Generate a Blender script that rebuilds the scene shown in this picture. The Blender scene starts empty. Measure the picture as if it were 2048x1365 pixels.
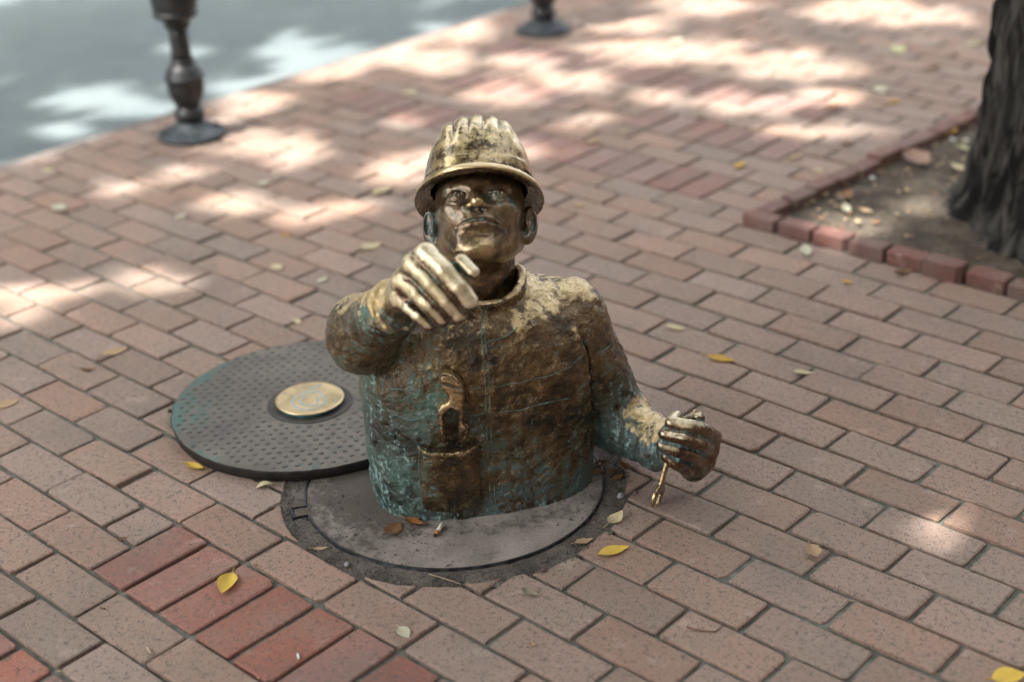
import bpy, math, random
import numpy as np
from mathutils import Vector, Matrix, noise as mnoise

# ------------------------------------------------------------------ camera, sky, sun, exposure
scene = bpy.context.scene
CAM = np.array([2.201488, -1.365439, 1.607699])
RC = np.array([[0.742789, 0.668434, -0.038218], [0.271494, -0.35289, -0.89541], [-0.61201, 0.654725, -0.443599]])
FPX = 2989.614
EXPOSURE = 2.3
SUN_EL, SUN_STRENGTH, SKY_STRENGTH = 58.0, 3.5, 0.15
FSTOP = 1.6
LIGHT_H = np.array([0.27, 0.96]) / np.hypot(0.27, 0.96)      # horizontal way the sunlight travels

cam_data = bpy.data.cameras.new('camera')
cam = bpy.data.objects.new('camera', cam_data)
scene.collection.objects.link(cam)
m = Matrix.Identity(4)
for r in range(3):
    m[r][0], m[r][1], m[r][2], m[r][3] = RC[0][r], -RC[1][r], -RC[2][r], CAM[r]
cam.matrix_world = m
cam_data.sensor_width = 36.0
cam_data.lens = FPX / 2048 * 36
cam_data.clip_start, cam_data.clip_end = 0.05, 3000
cam_data.dof.use_dof = True
cam_data.dof.aperture_fstop = FSTOP
cam_data.dof.focus_distance = 2.86
scene.camera = cam

world = bpy.data.worlds.new('World')
scene.world = world
world.use_nodes = True
wn = world.node_tree.nodes
wl = world.node_tree.links
wn.clear()
sky = wn.new('ShaderNodeTexSky'); sky.sky_type = 'NISHITA'; sky.sun_disc = False
sky.sun_elevation = math.radians(SUN_EL)
to_sun = np.array([-LIGHT_H[0], -LIGHT_H[1]])
sky.sun_rotation = math.atan2(to_sun[0], to_sun[1])
sky.dust_density = 4.0; sky.air_density = 1.0; sky.ozone_density = 1.0
hs = wn.new('ShaderNodeHueSaturation'); hs.inputs['Saturation'].default_value = 0.22
bg = wn.new('ShaderNodeBackground'); bg.inputs['Strength'].default_value = SKY_STRENGTH
wo = wn.new('ShaderNodeOutputWorld')
wl.new(sky.outputs[0], hs.inputs['Color']); wl.new(hs.outputs[0], bg.inputs['Color']); wl.new(bg.outputs[0], wo.inputs['Surface'])

SUN_DIR = np.array([LIGHT_H[0] * math.cos(math.radians(SUN_EL)), LIGHT_H[1] * math.cos(math.radians(SUN_EL)), -math.sin(math.radians(SUN_EL))])
sd = bpy.data.lights.new('sun', 'SUN'); sd.energy = SUN_STRENGTH; sd.angle = math.radians(0.53); sd.color = (1.0, 0.965, 0.92)
sun = bpy.data.objects.new('sun', sd); scene.collection.objects.link(sun)
sun.rotation_euler = Vector(SUN_DIR).to_track_quat('-Z', 'Y').to_euler()
sun.location = (-3, -8, 14)

scene.view_settings.view_transform = 'Standard'
scene.view_settings.look = 'None'
scene.view_settings.exposure = EXPOSURE
scene.view_settings.gamma = 1.0
scene.view_settings.use_curve_mapping = False

# ------------------------------------------------------------------ helpers
rng = random.Random(7)
nrng = np.random.default_rng(11)
COL = scene.collection
U, RV = 0.105, 0.1028767          # half a brick along a course, one course
ORG = np.array([0.36, 0.50, 0.0])  # foot of the statue
ER = np.array([RC[0][0], RC[0][1], 0]); ER /= np.linalg.norm(ER)
EF = np.array([ER[1], -ER[0], 0])

def ray(x, y):
    return RC.T @ np.array([(x - 1024) / FPX, (y - 682.5) / FPX, 1.0])
def gnd(x, y, z=0.0):
    d = ray(x, y); return CAM + d * ((z - CAM[2]) / d[2])
def to_loc(P):
    d = np.asarray(P) - ORG; return np.array([d @ ER, d @ EF, d[2]])
def lv(x, y, v):
    d = ray(x, y); return to_loc(CAM + d * (((ORG - CAM) @ EF + v) / (d @ EF)))
def topx(P):
    P = np.atleast_2d(P); c = (P - CAM) @ RC.T
    return np.stack([1024 + FPX * c[:, 0] / c[:, 2], 682.5 + FPX * c[:, 1] / c[:, 2], c[:, 2]], 1)

def link(o, parent=None):
    COL.objects.link(o)
    if parent is not None: o.parent = parent
    return o
def mesh_obj(name, verts, faces, mat=None, parent=None, smooth=False, mats=None, midx=None):
    me = bpy.data.meshes.new(name)
    me.from_pydata([tuple(map(float, v)) for v in verts], [], [tuple(map(int, f)) for f in faces])
    if mats:
        for mm in mats: me.materials.append(mm)
        if midx is not None: me.polygons.foreach_set('material_index', midx)
    elif mat: me.materials.append(mat)
    if smooth: me.polygons.foreach_set('use_smooth', [True] * len(me.polygons))
    me.update()
    return link(bpy.data.objects.new(name, me), parent)
def quick_mesh(name, V, Q, mat, parent=None, smooth=True):
    me = bpy.data.meshes.new(name)
    V = np.ascontiguousarray(V, np.float32); Q = np.ascontiguousarray(Q, np.int32); k = Q.shape[1]
    me.vertices.add(len(V)); me.vertices.foreach_set('co', V.ravel())
    me.loops.add(Q.size); me.loops.foreach_set('vertex_index', Q.ravel())
    me.polygons.add(len(Q)); me.polygons.foreach_set('loop_start', np.arange(0, Q.size, k, dtype=np.int32))
    me.polygons.foreach_set('loop_total', np.full(len(Q), k, np.int32))
    me.polygons.foreach_set('use_smooth', np.full(len(Q), smooth))
    me.update(calc_edges=True); me.validate()
    if mat: me.materials.append(mat)
    return link(bpy.data.objects.new(name, me), parent)
def attr(o, name, vals, dom='POINT'):
    a = o.data.attributes.new(name, 'FLOAT', dom)
    a.data.foreach_set('value', np.ascontiguousarray(vals, np.float32))
def tag(o, label=None, cat=None, group=None, kind=None):
    if label: o['label'] = label
    if cat: o['category'] = cat
    if group: o['group'] = group
    if kind: o['kind'] = kind
    return o
def empty(name, loc=(0, 0, 0), rz=0.0):
    o = bpy.data.objects.new(name, None); o.location = loc; o.rotation_euler = (0, 0, rz)
    o.empty_display_size = 0.05
    return link(o)
def copy_tree(o, parent=None):
    c = o.copy(); COL.objects.link(c); c.parent = parent
    for ch in [x for x in o.children]: copy_tree(ch, c)
    return c
def lathe(profile, seg=32, flute=None):
    V, Fc = [], []
    n = len(profile)
    for i, (r, z) in enumerate(profile):
        for k in range(seg):
            a = 2 * math.pi * k / seg
            rr = r * (flute(a, z) if flute else 1.0)
            V.append((rr * math.cos(a), rr * math.sin(a), z))
    for i in range(n - 1):
        for k in range(seg):
            k2 = (k + 1) % seg
            Fc.append((i * seg + k, i * seg + k2, (i + 1) * seg + k2, (i + 1) * seg + k))
    Fc.append(tuple(range(seg))[::-1]); Fc.append(tuple((n - 1) * seg + k for k in range(seg)))
    return V, Fc
def tube(points, radii, seg=8, caps=True):
    pts = [Vector(p) for p in points]
    if not hasattr(radii, '__len__'): radii = [radii] * len(pts)
    V, Fc = [], []
    ref = None
    for i, p in enumerate(pts):
        t = (pts[min(i + 1, len(pts) - 1)] - pts[max(i - 1, 0)]).normalized()
        if ref is None: ref = t.orthogonal().normalized()
        ref = (ref - t * ref.dot(t)).normalized()
        b = t.cross(ref)
        for k in range(seg):
            a = 2 * math.pi * k / seg
            V.append(tuple(p + (ref * math.cos(a) + b * math.sin(a)) * radii[i]))
    for i in range(len(pts) - 1):
        for k in range(seg):
            k2 = (k + 1) % seg
            Fc.append((i * seg + k, i * seg + k2, (i + 1) * seg + k2, (i + 1) * seg + k))
    if caps:
        Fc.append(tuple(range(seg))[::-1]); Fc.append(tuple((len(pts) - 1) * seg + k for k in range(seg)))
    return V, Fc
def fbm(p, s, octv=3):
    v = Vector(p) * s; t, a = 0.0, 0.5
    for _ in range(octv):
        t += a * mnoise.noise(v); v = v * 2.03 + Vector((3.1, 1.7, 5.3)); a *= 0.5
    return t

# ------------------------------------------------------------------ materials
class NB:
    """small node builder"""
    def __init__(self, name):
        self.m = bpy.data.materials.new(name); self.m.use_nodes = True
        self.t = self.m.node_tree; self.n = self.t.nodes; self.l = self.t.links
        self.bsdf = self.n['Principled BSDF']; self.out = self.n['Material Output']
        self.tc = self.n.new('ShaderNodeTexCoord')
        self.obj = self.tc.outputs['Object']
        self.geo = self.n.new('ShaderNodeNewGeometry').outputs['Position']
    def put(self, sock, v):
        if hasattr(v, 'is_linked') or hasattr(v, 'node'): self.l.new(v, sock)
        else: sock.default_value = v
    def noise(self, scale, detail=4, rough=0.55, co=None, stretch=None, dist=0.0):
        nd = self.n.new('ShaderNodeTexNoise'); nd.inputs['Scale'].default_value = scale
        nd.inputs['Detail'].default_value = detail; nd.inputs['Roughness'].default_value = rough
        nd.inputs['Distortion'].default_value = dist
        co = co or self.obj
        if stretch:
            mp = self.n.new('ShaderNodeMapping'); mp.inputs['Scale'].default_value = stretch
            self.l.new(co, mp.inputs['Vector']); co = mp.outputs[0]
        self.l.new(co, nd.inputs['Vector']); return nd.outputs['Fac']
    def voro(self, scale, co=None, feature='F1', out='Distance', stretch=None):
        nd = self.n.new('ShaderNodeTexVoronoi'); nd.inputs['Scale'].default_value = scale; nd.feature = feature
        co = co or self.obj
        if stretch:
            mp = self.n.new('ShaderNodeMapping'); mp.inputs['Scale'].default_value = stretch
            self.l.new(co, mp.inputs['Vector']); co = mp.outputs[0]
        self.l.new(co, nd.inputs['Vector']); return nd.outputs[out]
    def ramp(self, v, a, b, lo=0.0, hi=1.0, smooth=True):
        nd = self.n.new('ShaderNodeMapRange'); nd.interpolation_type = 'SMOOTHSTEP' if smooth else 'LINEAR'
        self.l.new(v, nd.inputs['Value'])
        for k, x in zip(('From Min', 'From Max', 'To Min', 'To Max'), (a, b, lo, hi)): nd.inputs[k].default_value = x
        return nd.outputs[0]
    def math(self, op, a, b=0.0, clamp=False):
        nd = self.n.new('ShaderNodeMath'); nd.operation = op; nd.use_clamp = clamp
        self.put(nd.inputs[0], a); self.put(nd.inputs[1], b); return nd.outputs[0]
    def mix(self, f, a, b, mode='MIX'):
        nd = self.n.new('ShaderNodeMix'); nd.data_type = 'RGBA'; nd.blend_type = mode
        self.put(nd.inputs[0], f)
        for s, v in ((nd.inputs[6], a), (nd.inputs[7], b)):
            self.put(s, tuple(v) + (1.0,) if isinstance(v, (tuple, list)) and len(v) == 3 else v)
        return nd.outputs[2]
    def mixf(self, f, a, b):
        nd = self.n.new('ShaderNodeMix'); nd.data_type = 'FLOAT'
        self.put(nd.inputs[0], f); self.put(nd.inputs[2], a); self.put(nd.inputs[3], b); return nd.outputs[0]
    def attr(self, name, out='Fac'):
        nd = self.n.new('ShaderNodeAttribute'); nd.attribute_name = name; return nd.outputs[out]
    def bump(self, h, strength=0.4, dist=0.003, normal=None):
        nd = self.n.new('ShaderNodeBump'); nd.inputs['Strength'].default_value = strength; nd.inputs['Distance'].default_value = dist
        self.l.new(h, nd.inputs['Height'])
        if normal is not None: self.l.new(normal, nd.inputs['Normal'])
        return nd.outputs[0]
    def set(self, **k):
        names = dict(color='Base Color', rough='Roughness', metal='Metallic', normal='Normal', spec='Specular IOR Level', emit='Emission Color', sub='Subsurface Weight')
        for kk, v in k.items():
            s = self.bsdf.inputs[names[kk]]
            if isinstance(v, (tuple, list)) and len(v) == 3: v = tuple(v) + (1.0,)
            self.put(s, v)
        return self.m

def brick_material(name, ca, cb, attrib):
    b = NB(name)
    if attrib: rnd = b.attr('rnd')
    else:
        oi = b.n.new('ShaderNodeObjectInfo'); rnd = oi.outputs['Random']
    co = b.geo
    base = b.mix(b.ramp(rnd, 0, 1, smooth=False), ca, cb)
    hsv = b.n.new('ShaderNodeHueSaturation')
    r2 = b.math('FRACT', b.math('MULTIPLY', rnd, 17.31))
    b.l.new(b.math('ADD', b.math('MULTIPLY', r2, 0.26), 0.86), hsv.inputs['Value'])
    r3 = b.math('FRACT', b.math('MULTIPLY', rnd, 41.7))
    b.l.new(b.math('ADD', b.math('MULTIPLY', r3, 0.30), 0.86), hsv.inputs['Saturation'])
    b.l.new(base, hsv.inputs['Color']); base = hsv.outputs[0]
    cloud = b.noise(7, 4, co=co)
    base = b.mix(b.ramp(cloud, .42, .72, 0, .42), base, (0.215, 0.185, 0.150))
    base = b.mix(b.ramp(b.noise(17, 3, co=co), .58, .75, 0, .35), base, (0.46, 0.35, 0.29))
    # manganese flecks, drawn out in one direction
    f1 = b.noise(380, 3, .6, co=co, stretch=(1.0, 0.55, 1.0))
    f2 = b.noise(90, 2, .5, co=co)
    fl = b.math('ADD', f1, b.math('MULTIPLY', b.math('SUBTRACT', f2, .5), .55))
    fleck = b.ramp(fl, .55, .64, 0, .82)
    base = b.mix(fleck, base, (0.055, 0.05, 0.047))
    grain = b.noise(900, 2, .6, co=co)
    base = b.mix(b.ramp(grain, .35, .7, 0, .22), base, (0.55, 0.45, 0.38))
    base = b.mix(b.ramp(b.noise(2.3, 5, .6, co=co), .50, .70, 0, .38), base, (0.13, 0.115, 0.10))
    gum = b.ramp(b.voro(5.5, co=co), .035, .028, 0, .55)
    base = b.mix(gum, base, (0.16, 0.165, 0.155))
    white = b.ramp(b.noise(330, 1, .5, co=co), .735, .77, 0, .7)
    base = b.mix(white, base, (0.6, 0.57, 0.52))
    h = b.math('ADD', b.math('MULTIPLY', f1, -1.1), b.math('MULTIPLY', grain, .5))
    return b.set(color=base, rough=b.ramp(cloud, .3, .7, .72, .9), spec=.35, normal=b.bump(h, .5, .0022))
TAN_A, TAN_B = (0.232, 0.162, 0.121), (0.285, 0.180, 0.131)
RED_A, RED_B = (0.245, 0.084, 0.056), (0.280, 0.103, 0.070)
M_tan = brick_material('tan_brick', TAN_A, TAN_B, False)
M_tan_a = brick_material('tan_brick_field', TAN_A, TAN_B, True)
M_red = brick_material('red_brick', RED_A, RED_B, False)
M_red_far = brick_material('muted_red_brick', (0.212, 0.112, 0.088), (0.235, 0.124, 0.098), False)
M_red_a = brick_material('red_brick_field', (0.212, 0.120, 0.097), (0.235, 0.132, 0.106), True)
M_edge = brick_material('edging_brick', (0.165, 0.055, 0.043), (0.12, 0.045, 0.038), False)

def mortar_material():
    b = NB('joint_sand'); co = b.geo
    n = b.noise(35, 6, co=co); s = b.noise(260, 4, .7, co=co)
    c = b.mix(b.ramp(n, .35, .68), (0.105, 0.110, 0.090), (0.195, 0.195, 0.165))
    c = b.mix(b.ramp(b.noise(11, 3, co=co), .5, .7, 0, .5), c, (0.085, 0.108, 0.080))
    c = b.mix(b.ramp(s, .56, .72, 0, .7), c, (0.25, 0.23, 0.20))
    return b.set(color=c, rough=.95, spec=.2, normal=b.bump(s, .8, .004))
M_mortar = mortar_material()
def soil_material(name, a, c2, stone, mois=0.0):
    b = NB(name); co = b.geo
    n = b.noise(14, 6, co=co); s = b.noise(190, 5, .7, co=co); k = b.voro(160, co=co)
    c = b.mix(b.ramp(n, .35, .68), a, c2)
    c = b.mix(b.ramp(s, .55, .75, 0, .75), c, stone)
    c = b.mix(b.ramp(b.noise(60, 5, .65, co=co), .54, .68, 0, .8), c, (a[0] * .4, a[1] * .4, a[2] * .4))
    return b.set(color=c, rough=.95, spec=.2, normal=b.bump(b.math('ADD', s, b.math('MULTIPLY', k, -.6)), .9, .006))
M_dirt = soil_material('gritty_dirt', (0.085, 0.073, 0.062), (0.16, 0.138, 0.115), (0.30, 0.27, 0.23))
M_soil = soil_material('planter_soil', (0.070, 0.056, 0.042), (0.135, 0.110, 0.082), (0.24, 0.20, 0.16))
def concrete_material():
    b = NB('old_concrete'); co = b.geo
    n = b.noise(8, 7, .6, co=co); s = b.noise(150, 5, .65, co=co); g = b.noise(560, 2, co=co)
    c = b.mix(b.ramp(n, .35, .68), (0.195, 0.168, 0.143), (0.315, 0.275, 0.238))
    c = b.mix(b.ramp(s, .54, .70, 0, .55), c, (0.12, 0.105, 0.092))
    c = b.mix(b.ramp(g, .55, .72, 0, .5), c, (0.46, 0.42, 0.38))
    c = b.mix(b.ramp(b.noise(21, 5, .7, co=co), .55, .68, 0, .55), c, (0.115, 0.098, 0.084))
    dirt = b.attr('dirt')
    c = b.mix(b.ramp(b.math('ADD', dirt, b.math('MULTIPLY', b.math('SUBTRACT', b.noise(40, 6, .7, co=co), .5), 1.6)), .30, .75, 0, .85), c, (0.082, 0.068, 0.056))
    return b.set(color=c, rough=.92, spec=.25, normal=b.bump(b.math('ADD', s, b.math('MULTIPLY', g, .4)), .7, .004))
M_conc = concrete_material()
def iron_material():
    b = NB('worn_iron_rim')
    n = b.noise(60, 5, co=b.geo)
    c = b.mix(b.ramp(n, .4, .65), (0.035, 0.036, 0.038), (0.085, 0.088, 0.095))
    return b.set(color=c, rough=b.ramp(n, .3, .7, .34, .6), metal=.75, normal=b.bump(n, .3, .002))
M_iron = iron_material()
def lid_material():
    b = NB('weathered_lid')
    n = b.noise(6, 6, .6); s = b.noise(55, 5, .65); g = b.noise(260, 3, .6)
    c = b.mix(b.ramp(n, .34, .68), (0.112, 0.098, 0.080), (0.172, 0.150, 0.120))
    c = b.mix(b.ramp(s, .46, .68, 0, .5), c, (0.105, 0.10, 0.093))
    t = b.attr('teal')
    c = b.mix(b.ramp(b.math('ADD', t, b.math('MULTIPLY', b.math('MULTIPLY', b.math('ADD', b.math('SUBTRACT', s, .5), b.math('SUBTRACT', n, .5)), 1.0), 2.0)), .38, .95, 0, .70), c, (0.052, 0.150, 0.130))
    c = b.mix(b.ramp(g, .6, .72, 0, .4), c, (0.33, 0.29, 0.25))
    return b.set(color=c, rough=b.ramp(s, .3, .7, .5, .72), metal=.25, spec=.4, normal=b.bump(b.math('ADD', s, b.math('MULTIPLY', g, .4)), .35, .002))
M_lid = lid_material()
def lid_edge_material():
    b = NB('rusty_lid_side'); n = b.noise(40, 5)
    return b.set(color=b.mix(b.ramp(n, .35, .7), (0.013, 0.010, 0.009), (0.036, 0.025, 0.02)), rough=.8, metal=.2, normal=b.bump(n, .5, .003))
M_lidside = lid_edge_material()
def star_material():
    b = NB('lid_star_iron'); n = b.noise(80, 4)
    return b.set(color=b.mix(b.ramp(n, .35, .7), (0.085, 0.088, 0.082), (0.150, 0.145, 0.130)), rough=.5, metal=.5)
M_star = star_material()

def bronze_material(name, warm=(0.180, 0.112, 0.042), dark=(0.026, 0.021, 0.013), brass=(0.72, 0.56, 0.31), scale=1.0, teal_amt=1.0, relief=1.0, mottle=1.0, brough=0.0, rough0=0.20, metal0=.82, coat=.60):
    b = NB(name)
    wear_glint, teal, cav = b.attr('wear_glint'), b.attr('teal'), b.attr('cav')
    n1 = b.noise(7 * scale, 6, .62); n2 = b.noise(34 * scale, 6, .62, dist=.6); n3 = b.noise(120 * scale, 4, .6)
    scr = b.noise(60 * scale, 4, .6, stretch=(1.0, 1.0, .16))
    scr2 = b.noise(85 * scale, 3, .6, stretch=(.18, 1.0, 1.0))
    c = b.mix(b.ramp(b.math('ADD', n1, b.math('MULTIPLY', b.math('SUBTRACT', n2, .5), .7)), .30, .62), dark, warm)
    c = b.mix(b.ramp(b.math('ADD', b.math('MULTIPLY', n3, .5), b.math('MULTIPLY', n2, .5)), .545, .63, 0, .75), c, (0.36, 0.225, 0.090))
    # verdigris: areas, hollows and scratches
    tsum = b.math('ADD', b.math('ADD', teal, b.math('MULTIPLY', cav, .55)), b.math('MULTIPLY', b.math('SUBTRACT', n2, .5), 2.2))
    tsum = b.math('ADD', tsum, b.math('MULTIPLY', b.math('SUBTRACT', n1, .5), 2.2))
    tsum = b.math('ADD', tsum, b.math('MULTIPLY', b.math('SUBTRACT', scr, .5), 1.2))
    tsum = b.math('ADD', tsum, b.math('MULTIPLY', b.math('SUBTRACT', n3, .5), 1.4))
    tmask = b.math('MULTIPLY', b.ramp(tsum, .26, .95), .80 * teal_amt)
    tealc = b.mix(b.ramp(n1, .4, .66), (0.014, 0.056, 0.052), (0.042, 0.150, 0.126))
    tealc = b.mix(b.ramp(b.noise(3.2 * scale, 3), .48, .62, 0, .6), tealc, (0.040, 0.085, 0.115))
    c = b.mix(tmask, c, tealc)
    pale = b.ramp(b.math('ADD', b.math('ADD', b.math('MULTIPLY', scr, .5), b.math('MULTIPLY', n3, .5)), b.math('MULTIPLY', b.math('ADD', teal, cav), .10)), .63, .70, 0, .85)
    pale2 = b.ramp(b.math('ADD', b.math('MULTIPLY', scr2, .5), b.math('MULTIPLY', n2, .5)), .645, .69, 0, .6)
    palem = b.math('MULTIPLY', b.math('MAXIMUM', pale, pale2), teal_amt)
    c = b.mix(palem, c, (0.24, 0.37, 0.345))
    wsum = b.math('ADD', wear_glint, b.math('MULTIPLY', b.math('SUBTRACT', n2, .5), 1.9 * mottle))
    wsum = b.math('ADD', wsum, b.math('MULTIPLY', b.math('SUBTRACT', n1, .5), .8 * mottle))
    wsum = b.math('ADD', wsum, b.math('MULTIPLY', b.math('SUBTRACT', n3, .5), 1.3 * mottle))
    wsum = b.math('SUBTRACT', wsum, b.math('MULTIPLY', cav, .9))
    wmask = b.ramp(wsum, .36, .86)
    brassc = b.mix(b.ramp(n1, .35, .65), brass, (brass[0] * .72, brass[1] * .68, brass[2] * .58))
    c = b.mix(wmask, c, brassc)
    metal = b.mixf(wmask, b.math('MULTIPLY', b.math('SUBTRACT', 1.0, tmask), metal0), .95)
    rough = b.mixf(wmask, b.math('ADD', b.math('MULTIPLY', tmask, .20), b.ramp(n3, .3, .7, rough0, rough0 + .16)), b.ramp(n2, .3, .7, .24 + brough, .40 + brough))
    dab = b.voro(46 * scale, feature='SMOOTH_F1')
    h = b.math('ADD', b.math('MULTIPLY', n2, .8), b.math('MULTIPLY', n3, .40))
    h = b.math('ADD', h, b.math('MULTIPLY', dab, .35))
    h = b.math('ADD', h, b.math('MULTIPLY', scr, .35))
    h = b.math('ADD', h, b.math('MULTIPLY', b.noise(330 * scale, 2), .12))
    b.bsdf.inputs['Coat Weight'].default_value = coat; b.bsdf.inputs['Coat Roughness'].default_value = .12
    bn = b.bump(h, .80 * relief, .011 * relief); b.l.new(bn, b.bsdf.inputs['Coat Normal'])
    return b.set(color=c, metal=metal, rough=rough, spec=.6, normal=bn)
M_jacket = bronze_material('bronze_jacket')
M_head = bronze_material('bronze_face', warm=(0.20, 0.125, 0.058), dark=(0.045, 0.03, 0.02), scale=1.3, relief=.30, teal_amt=.80, mottle=.26, rough0=.30, metal0=.72, brough=.08)
M_helmet = bronze_material('bronze_helmet', warm=(0.16, 0.10, 0.05), scale=1.2, teal_amt=.35, relief=.3, mottle=.55, brough=.08, brass=(0.80, 0.64, 0.37))
M_hand = bronze_material('bronze_hand', warm=(0.17, 0.095, 0.042), dark=(0.035, 0.023, 0.016), scale=1.5, relief=.14, mottle=.40, brough=.20, brass=(0.88, 0.78, 0.56))
M_tool = bronze_material('bronze_tool', warm=(0.26, 0.14, 0.055), scale=1.5, teal_amt=.5, relief=.4, mottle=.5)
def plain(name, color, rough=.6, metal=0.0, spec=.5, var=.25, scale=40, bump=.2):
    b = NB(name); n = b.noise(scale, 4)
    c = b.mix(b.ramp(n, .3, .7), tuple(x * (1 - var) for x in color), tuple(min(1, x * (1 + var)) for x in color))
    return b.set(color=c, rough=rough, metal=metal, spec=spec, normal=b.bump(n, bump, .002))
M_seam = plain('verdigris_seam', (0.12, 0.195, 0.18), .8, 0, .3, .35, 160)
M_plaque = plain('polished_brass', (0.56, 0.43, 0.24), .36, .9, .5, .22, 22, .08)
M_seat = plain('dark_plaque_seat', (0.062, 0.056, 0.048), .6, .3)
M_inlay = plain('grey_inlay', (0.30, 0.37, 0.37), .6, .1, .4, .1)
M_tealside = plain('teal_brass_side', (0.04, 0.15, 0.16), .55, .4)
M_black = plain('bollard_paint', (0.019, 0.020, 0.020), .42, .15, .5, .3, 25, .25)
M_bluebase = plain('bollard_base_paint', (0.030, 0.038, 0.043), .55, .1, .5, .3, 25, .25)
M_paper = plain('cigarette_paper', (0.62, 0.55, 0.46), .9, 0, .2, .1, 200)
M_filter = plain('cigarette_cork', (0.45, 0.20, 0.06), .9, 0, .2, .3, 300)
M_ash = plain('burnt_end', (0.02, 0.017, 0.014), .95)
M_twig = plain('twig_bark', (0.17, 0.085, 0.055), .85)
M_straw = plain('straw', (0.36, 0.27, 0.18), .85)
M_pebble = plain('pale_pebble', (0.30, 0.30, 0.30), .8, 0, .3, .3, 90)
M_darkpebble = plain('brown_pebble', (0.13, 0.09, 0.075), .8, 0, .3, .3, 90)
M_white = plain('pale_litter', (0.62, 0.60, 0.55), .8, 0, .3, .1, 90)
M_kerb = plain('kerb_concrete', (0.15, 0.13, 0.115), .9, 0, .2, .2, 30)

def road_material():
    b = NB('asphalt'); co = b.geo
    n = b.noise(1.5, 5, co=co); s = b.noise(140, 4, .7, co=co)
    c = b.mix(b.ramp(n, .3, .7), (0.105, 0.130, 0.132), (0.140, 0.166, 0.166))
    c = b.mix(b.ramp(s, .5, .7, 0, .6), c, (0.24, 0.25, 0.25))
    return b.set(color=c, rough=.9, spec=.3, normal=b.bump(s, .6, .006))
M_road = road_material()
def far_brick_material():
    b = NB('far_brick_paving')
    mp = b.n.new('ShaderNodeMapping'); b.l.new(b.geo, mp.inputs['Vector'])
    bt = b.n.new('ShaderNodeTexBrick'); b.l.new(mp.outputs[0], bt.inputs['Vector'])
    bt.inputs['Scale'].default_value = 1.0; bt.inputs['Mortar Size'].default_value = .005
    bt.inputs['Brick Width'].default_value = .21; bt.inputs['Row Height'].default_value = RV
    bt.inputs['Color1'].default_value = TAN_A + (1,); bt.inputs['Color2'].default_value = TAN_B + (1,)
    bt.inputs['Mortar'].default_value = (.10, .098, .085, 1)
    c = b.mix(b.ramp(b.noise(120, 3, co=b.geo), .52, .7, 0, .6), bt.outputs['Color'], (.08, .07, .065))
    return b.set(color=c, rough=.9, spec=.25, normal=b.bump(bt.outputs['Fac'], -.5, .004))
M_farbrick = far_brick_material()
def bark_material():
    b = NB('dark_bark')
    f = b.noise(17, 6, .7, stretch=(1, 1, .22), dist=.8); s = b.noise(90, 5, .7)
    c = b.mix(b.ramp(f, .42, .66), (0.010, 0.009, 0.008), (0.105, 0.096, 0.083))
    c = b.mix(b.ramp(b.noise(5, 4), .5, .7, 0, .4), c, (0.042, 0.042, 0.036))
    return b.set(color=c, rough=.95, spec=.2, normal=b.bump(b.math('ADD', f, b.math('MULTIPLY', s, .4)), .9, .02))
M_bark = bark_material()
def crown_material():
    b = NB('green_leaves'); r = b.attr('rnd')
    c = b.mix(r, (0.045, 0.085, 0.022), (0.085, 0.13, 0.035))
    tr = b.n.new('ShaderNodeBsdfTranslucent'); b.l.new(c, tr.inputs['Color'])
    mx = b.n.new('ShaderNodeMixShader'); mx.inputs[0].default_value = .35
    b.set(color=c, rough=.55, spec=.4)
    b.l.new(b.bsdf.outputs[0], mx.inputs[1]); b.l.new(tr.outputs[0], mx.inputs[2]); b.l.new(mx.outputs[0], b.out.inputs['Surface'])
    return b.m
M_crown = crown_material()
_leafm = {}
def leaf_material(name, color, spot=(0.12, 0.07, 0.03), spots=.2):
    if name in _leafm: return _leafm[name]
    b = NB(name); n = b.noise(45, 5, .6); v = b.noise(160, 3)
    c = b.mix(b.ramp(n, .3, .75), tuple(x * .86 for x in color), tuple(min(.9, x * 1.08) for x in color))
    c = b.mix(b.ramp(n, .60, .72, 0, spots), c, spot)
    tr = b.n.new('ShaderNodeBsdfTranslucent'); b.l.new(c, tr.inputs['Color'])
    mx = b.n.new('ShaderNodeMixShader'); mx.inputs[0].default_value = .2
    b.set(color=c, rough=.6, spec=.3, normal=b.bump(v, .3, .001))
    b.l.new(b.bsdf.outputs[0], mx.inputs[1]); b.l.new(tr.outputs[0], mx.inputs[2]); b.l.new(mx.outputs[0], b.out.inputs['Surface'])
    _leafm[name] = b.m; return b.m
LEAF = dict(yellow=(0.72, 0.50, 0.085), amber=(0.60, 0.36, 0.07), cream=(0.58, 0.50, 0.30), pale=(0.54, 0.52, 0.38), tan=(0.46, 0.33, 0.19),
            brown=(0.22, 0.12, 0.06), rust=(0.32, 0.15, 0.05), grey=(0.32, 0.28, 0.20), pink=(0.36, 0.23, 0.165), lime=(0.60, 0.62, 0.32))

# ------------------------------------------------------------------ setting: ground, road, pavement, bricks
MC = np.array([0.329, 0.449])       # middle of the manhole
R_COVER, R_CUT = 0.3065, 0.349
PX0, PX1, PY0, PY1 = 0.0, 1.75, 1.965, 3.75      # tree pit
KX = -2.215                          # edge of the pavement

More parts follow.
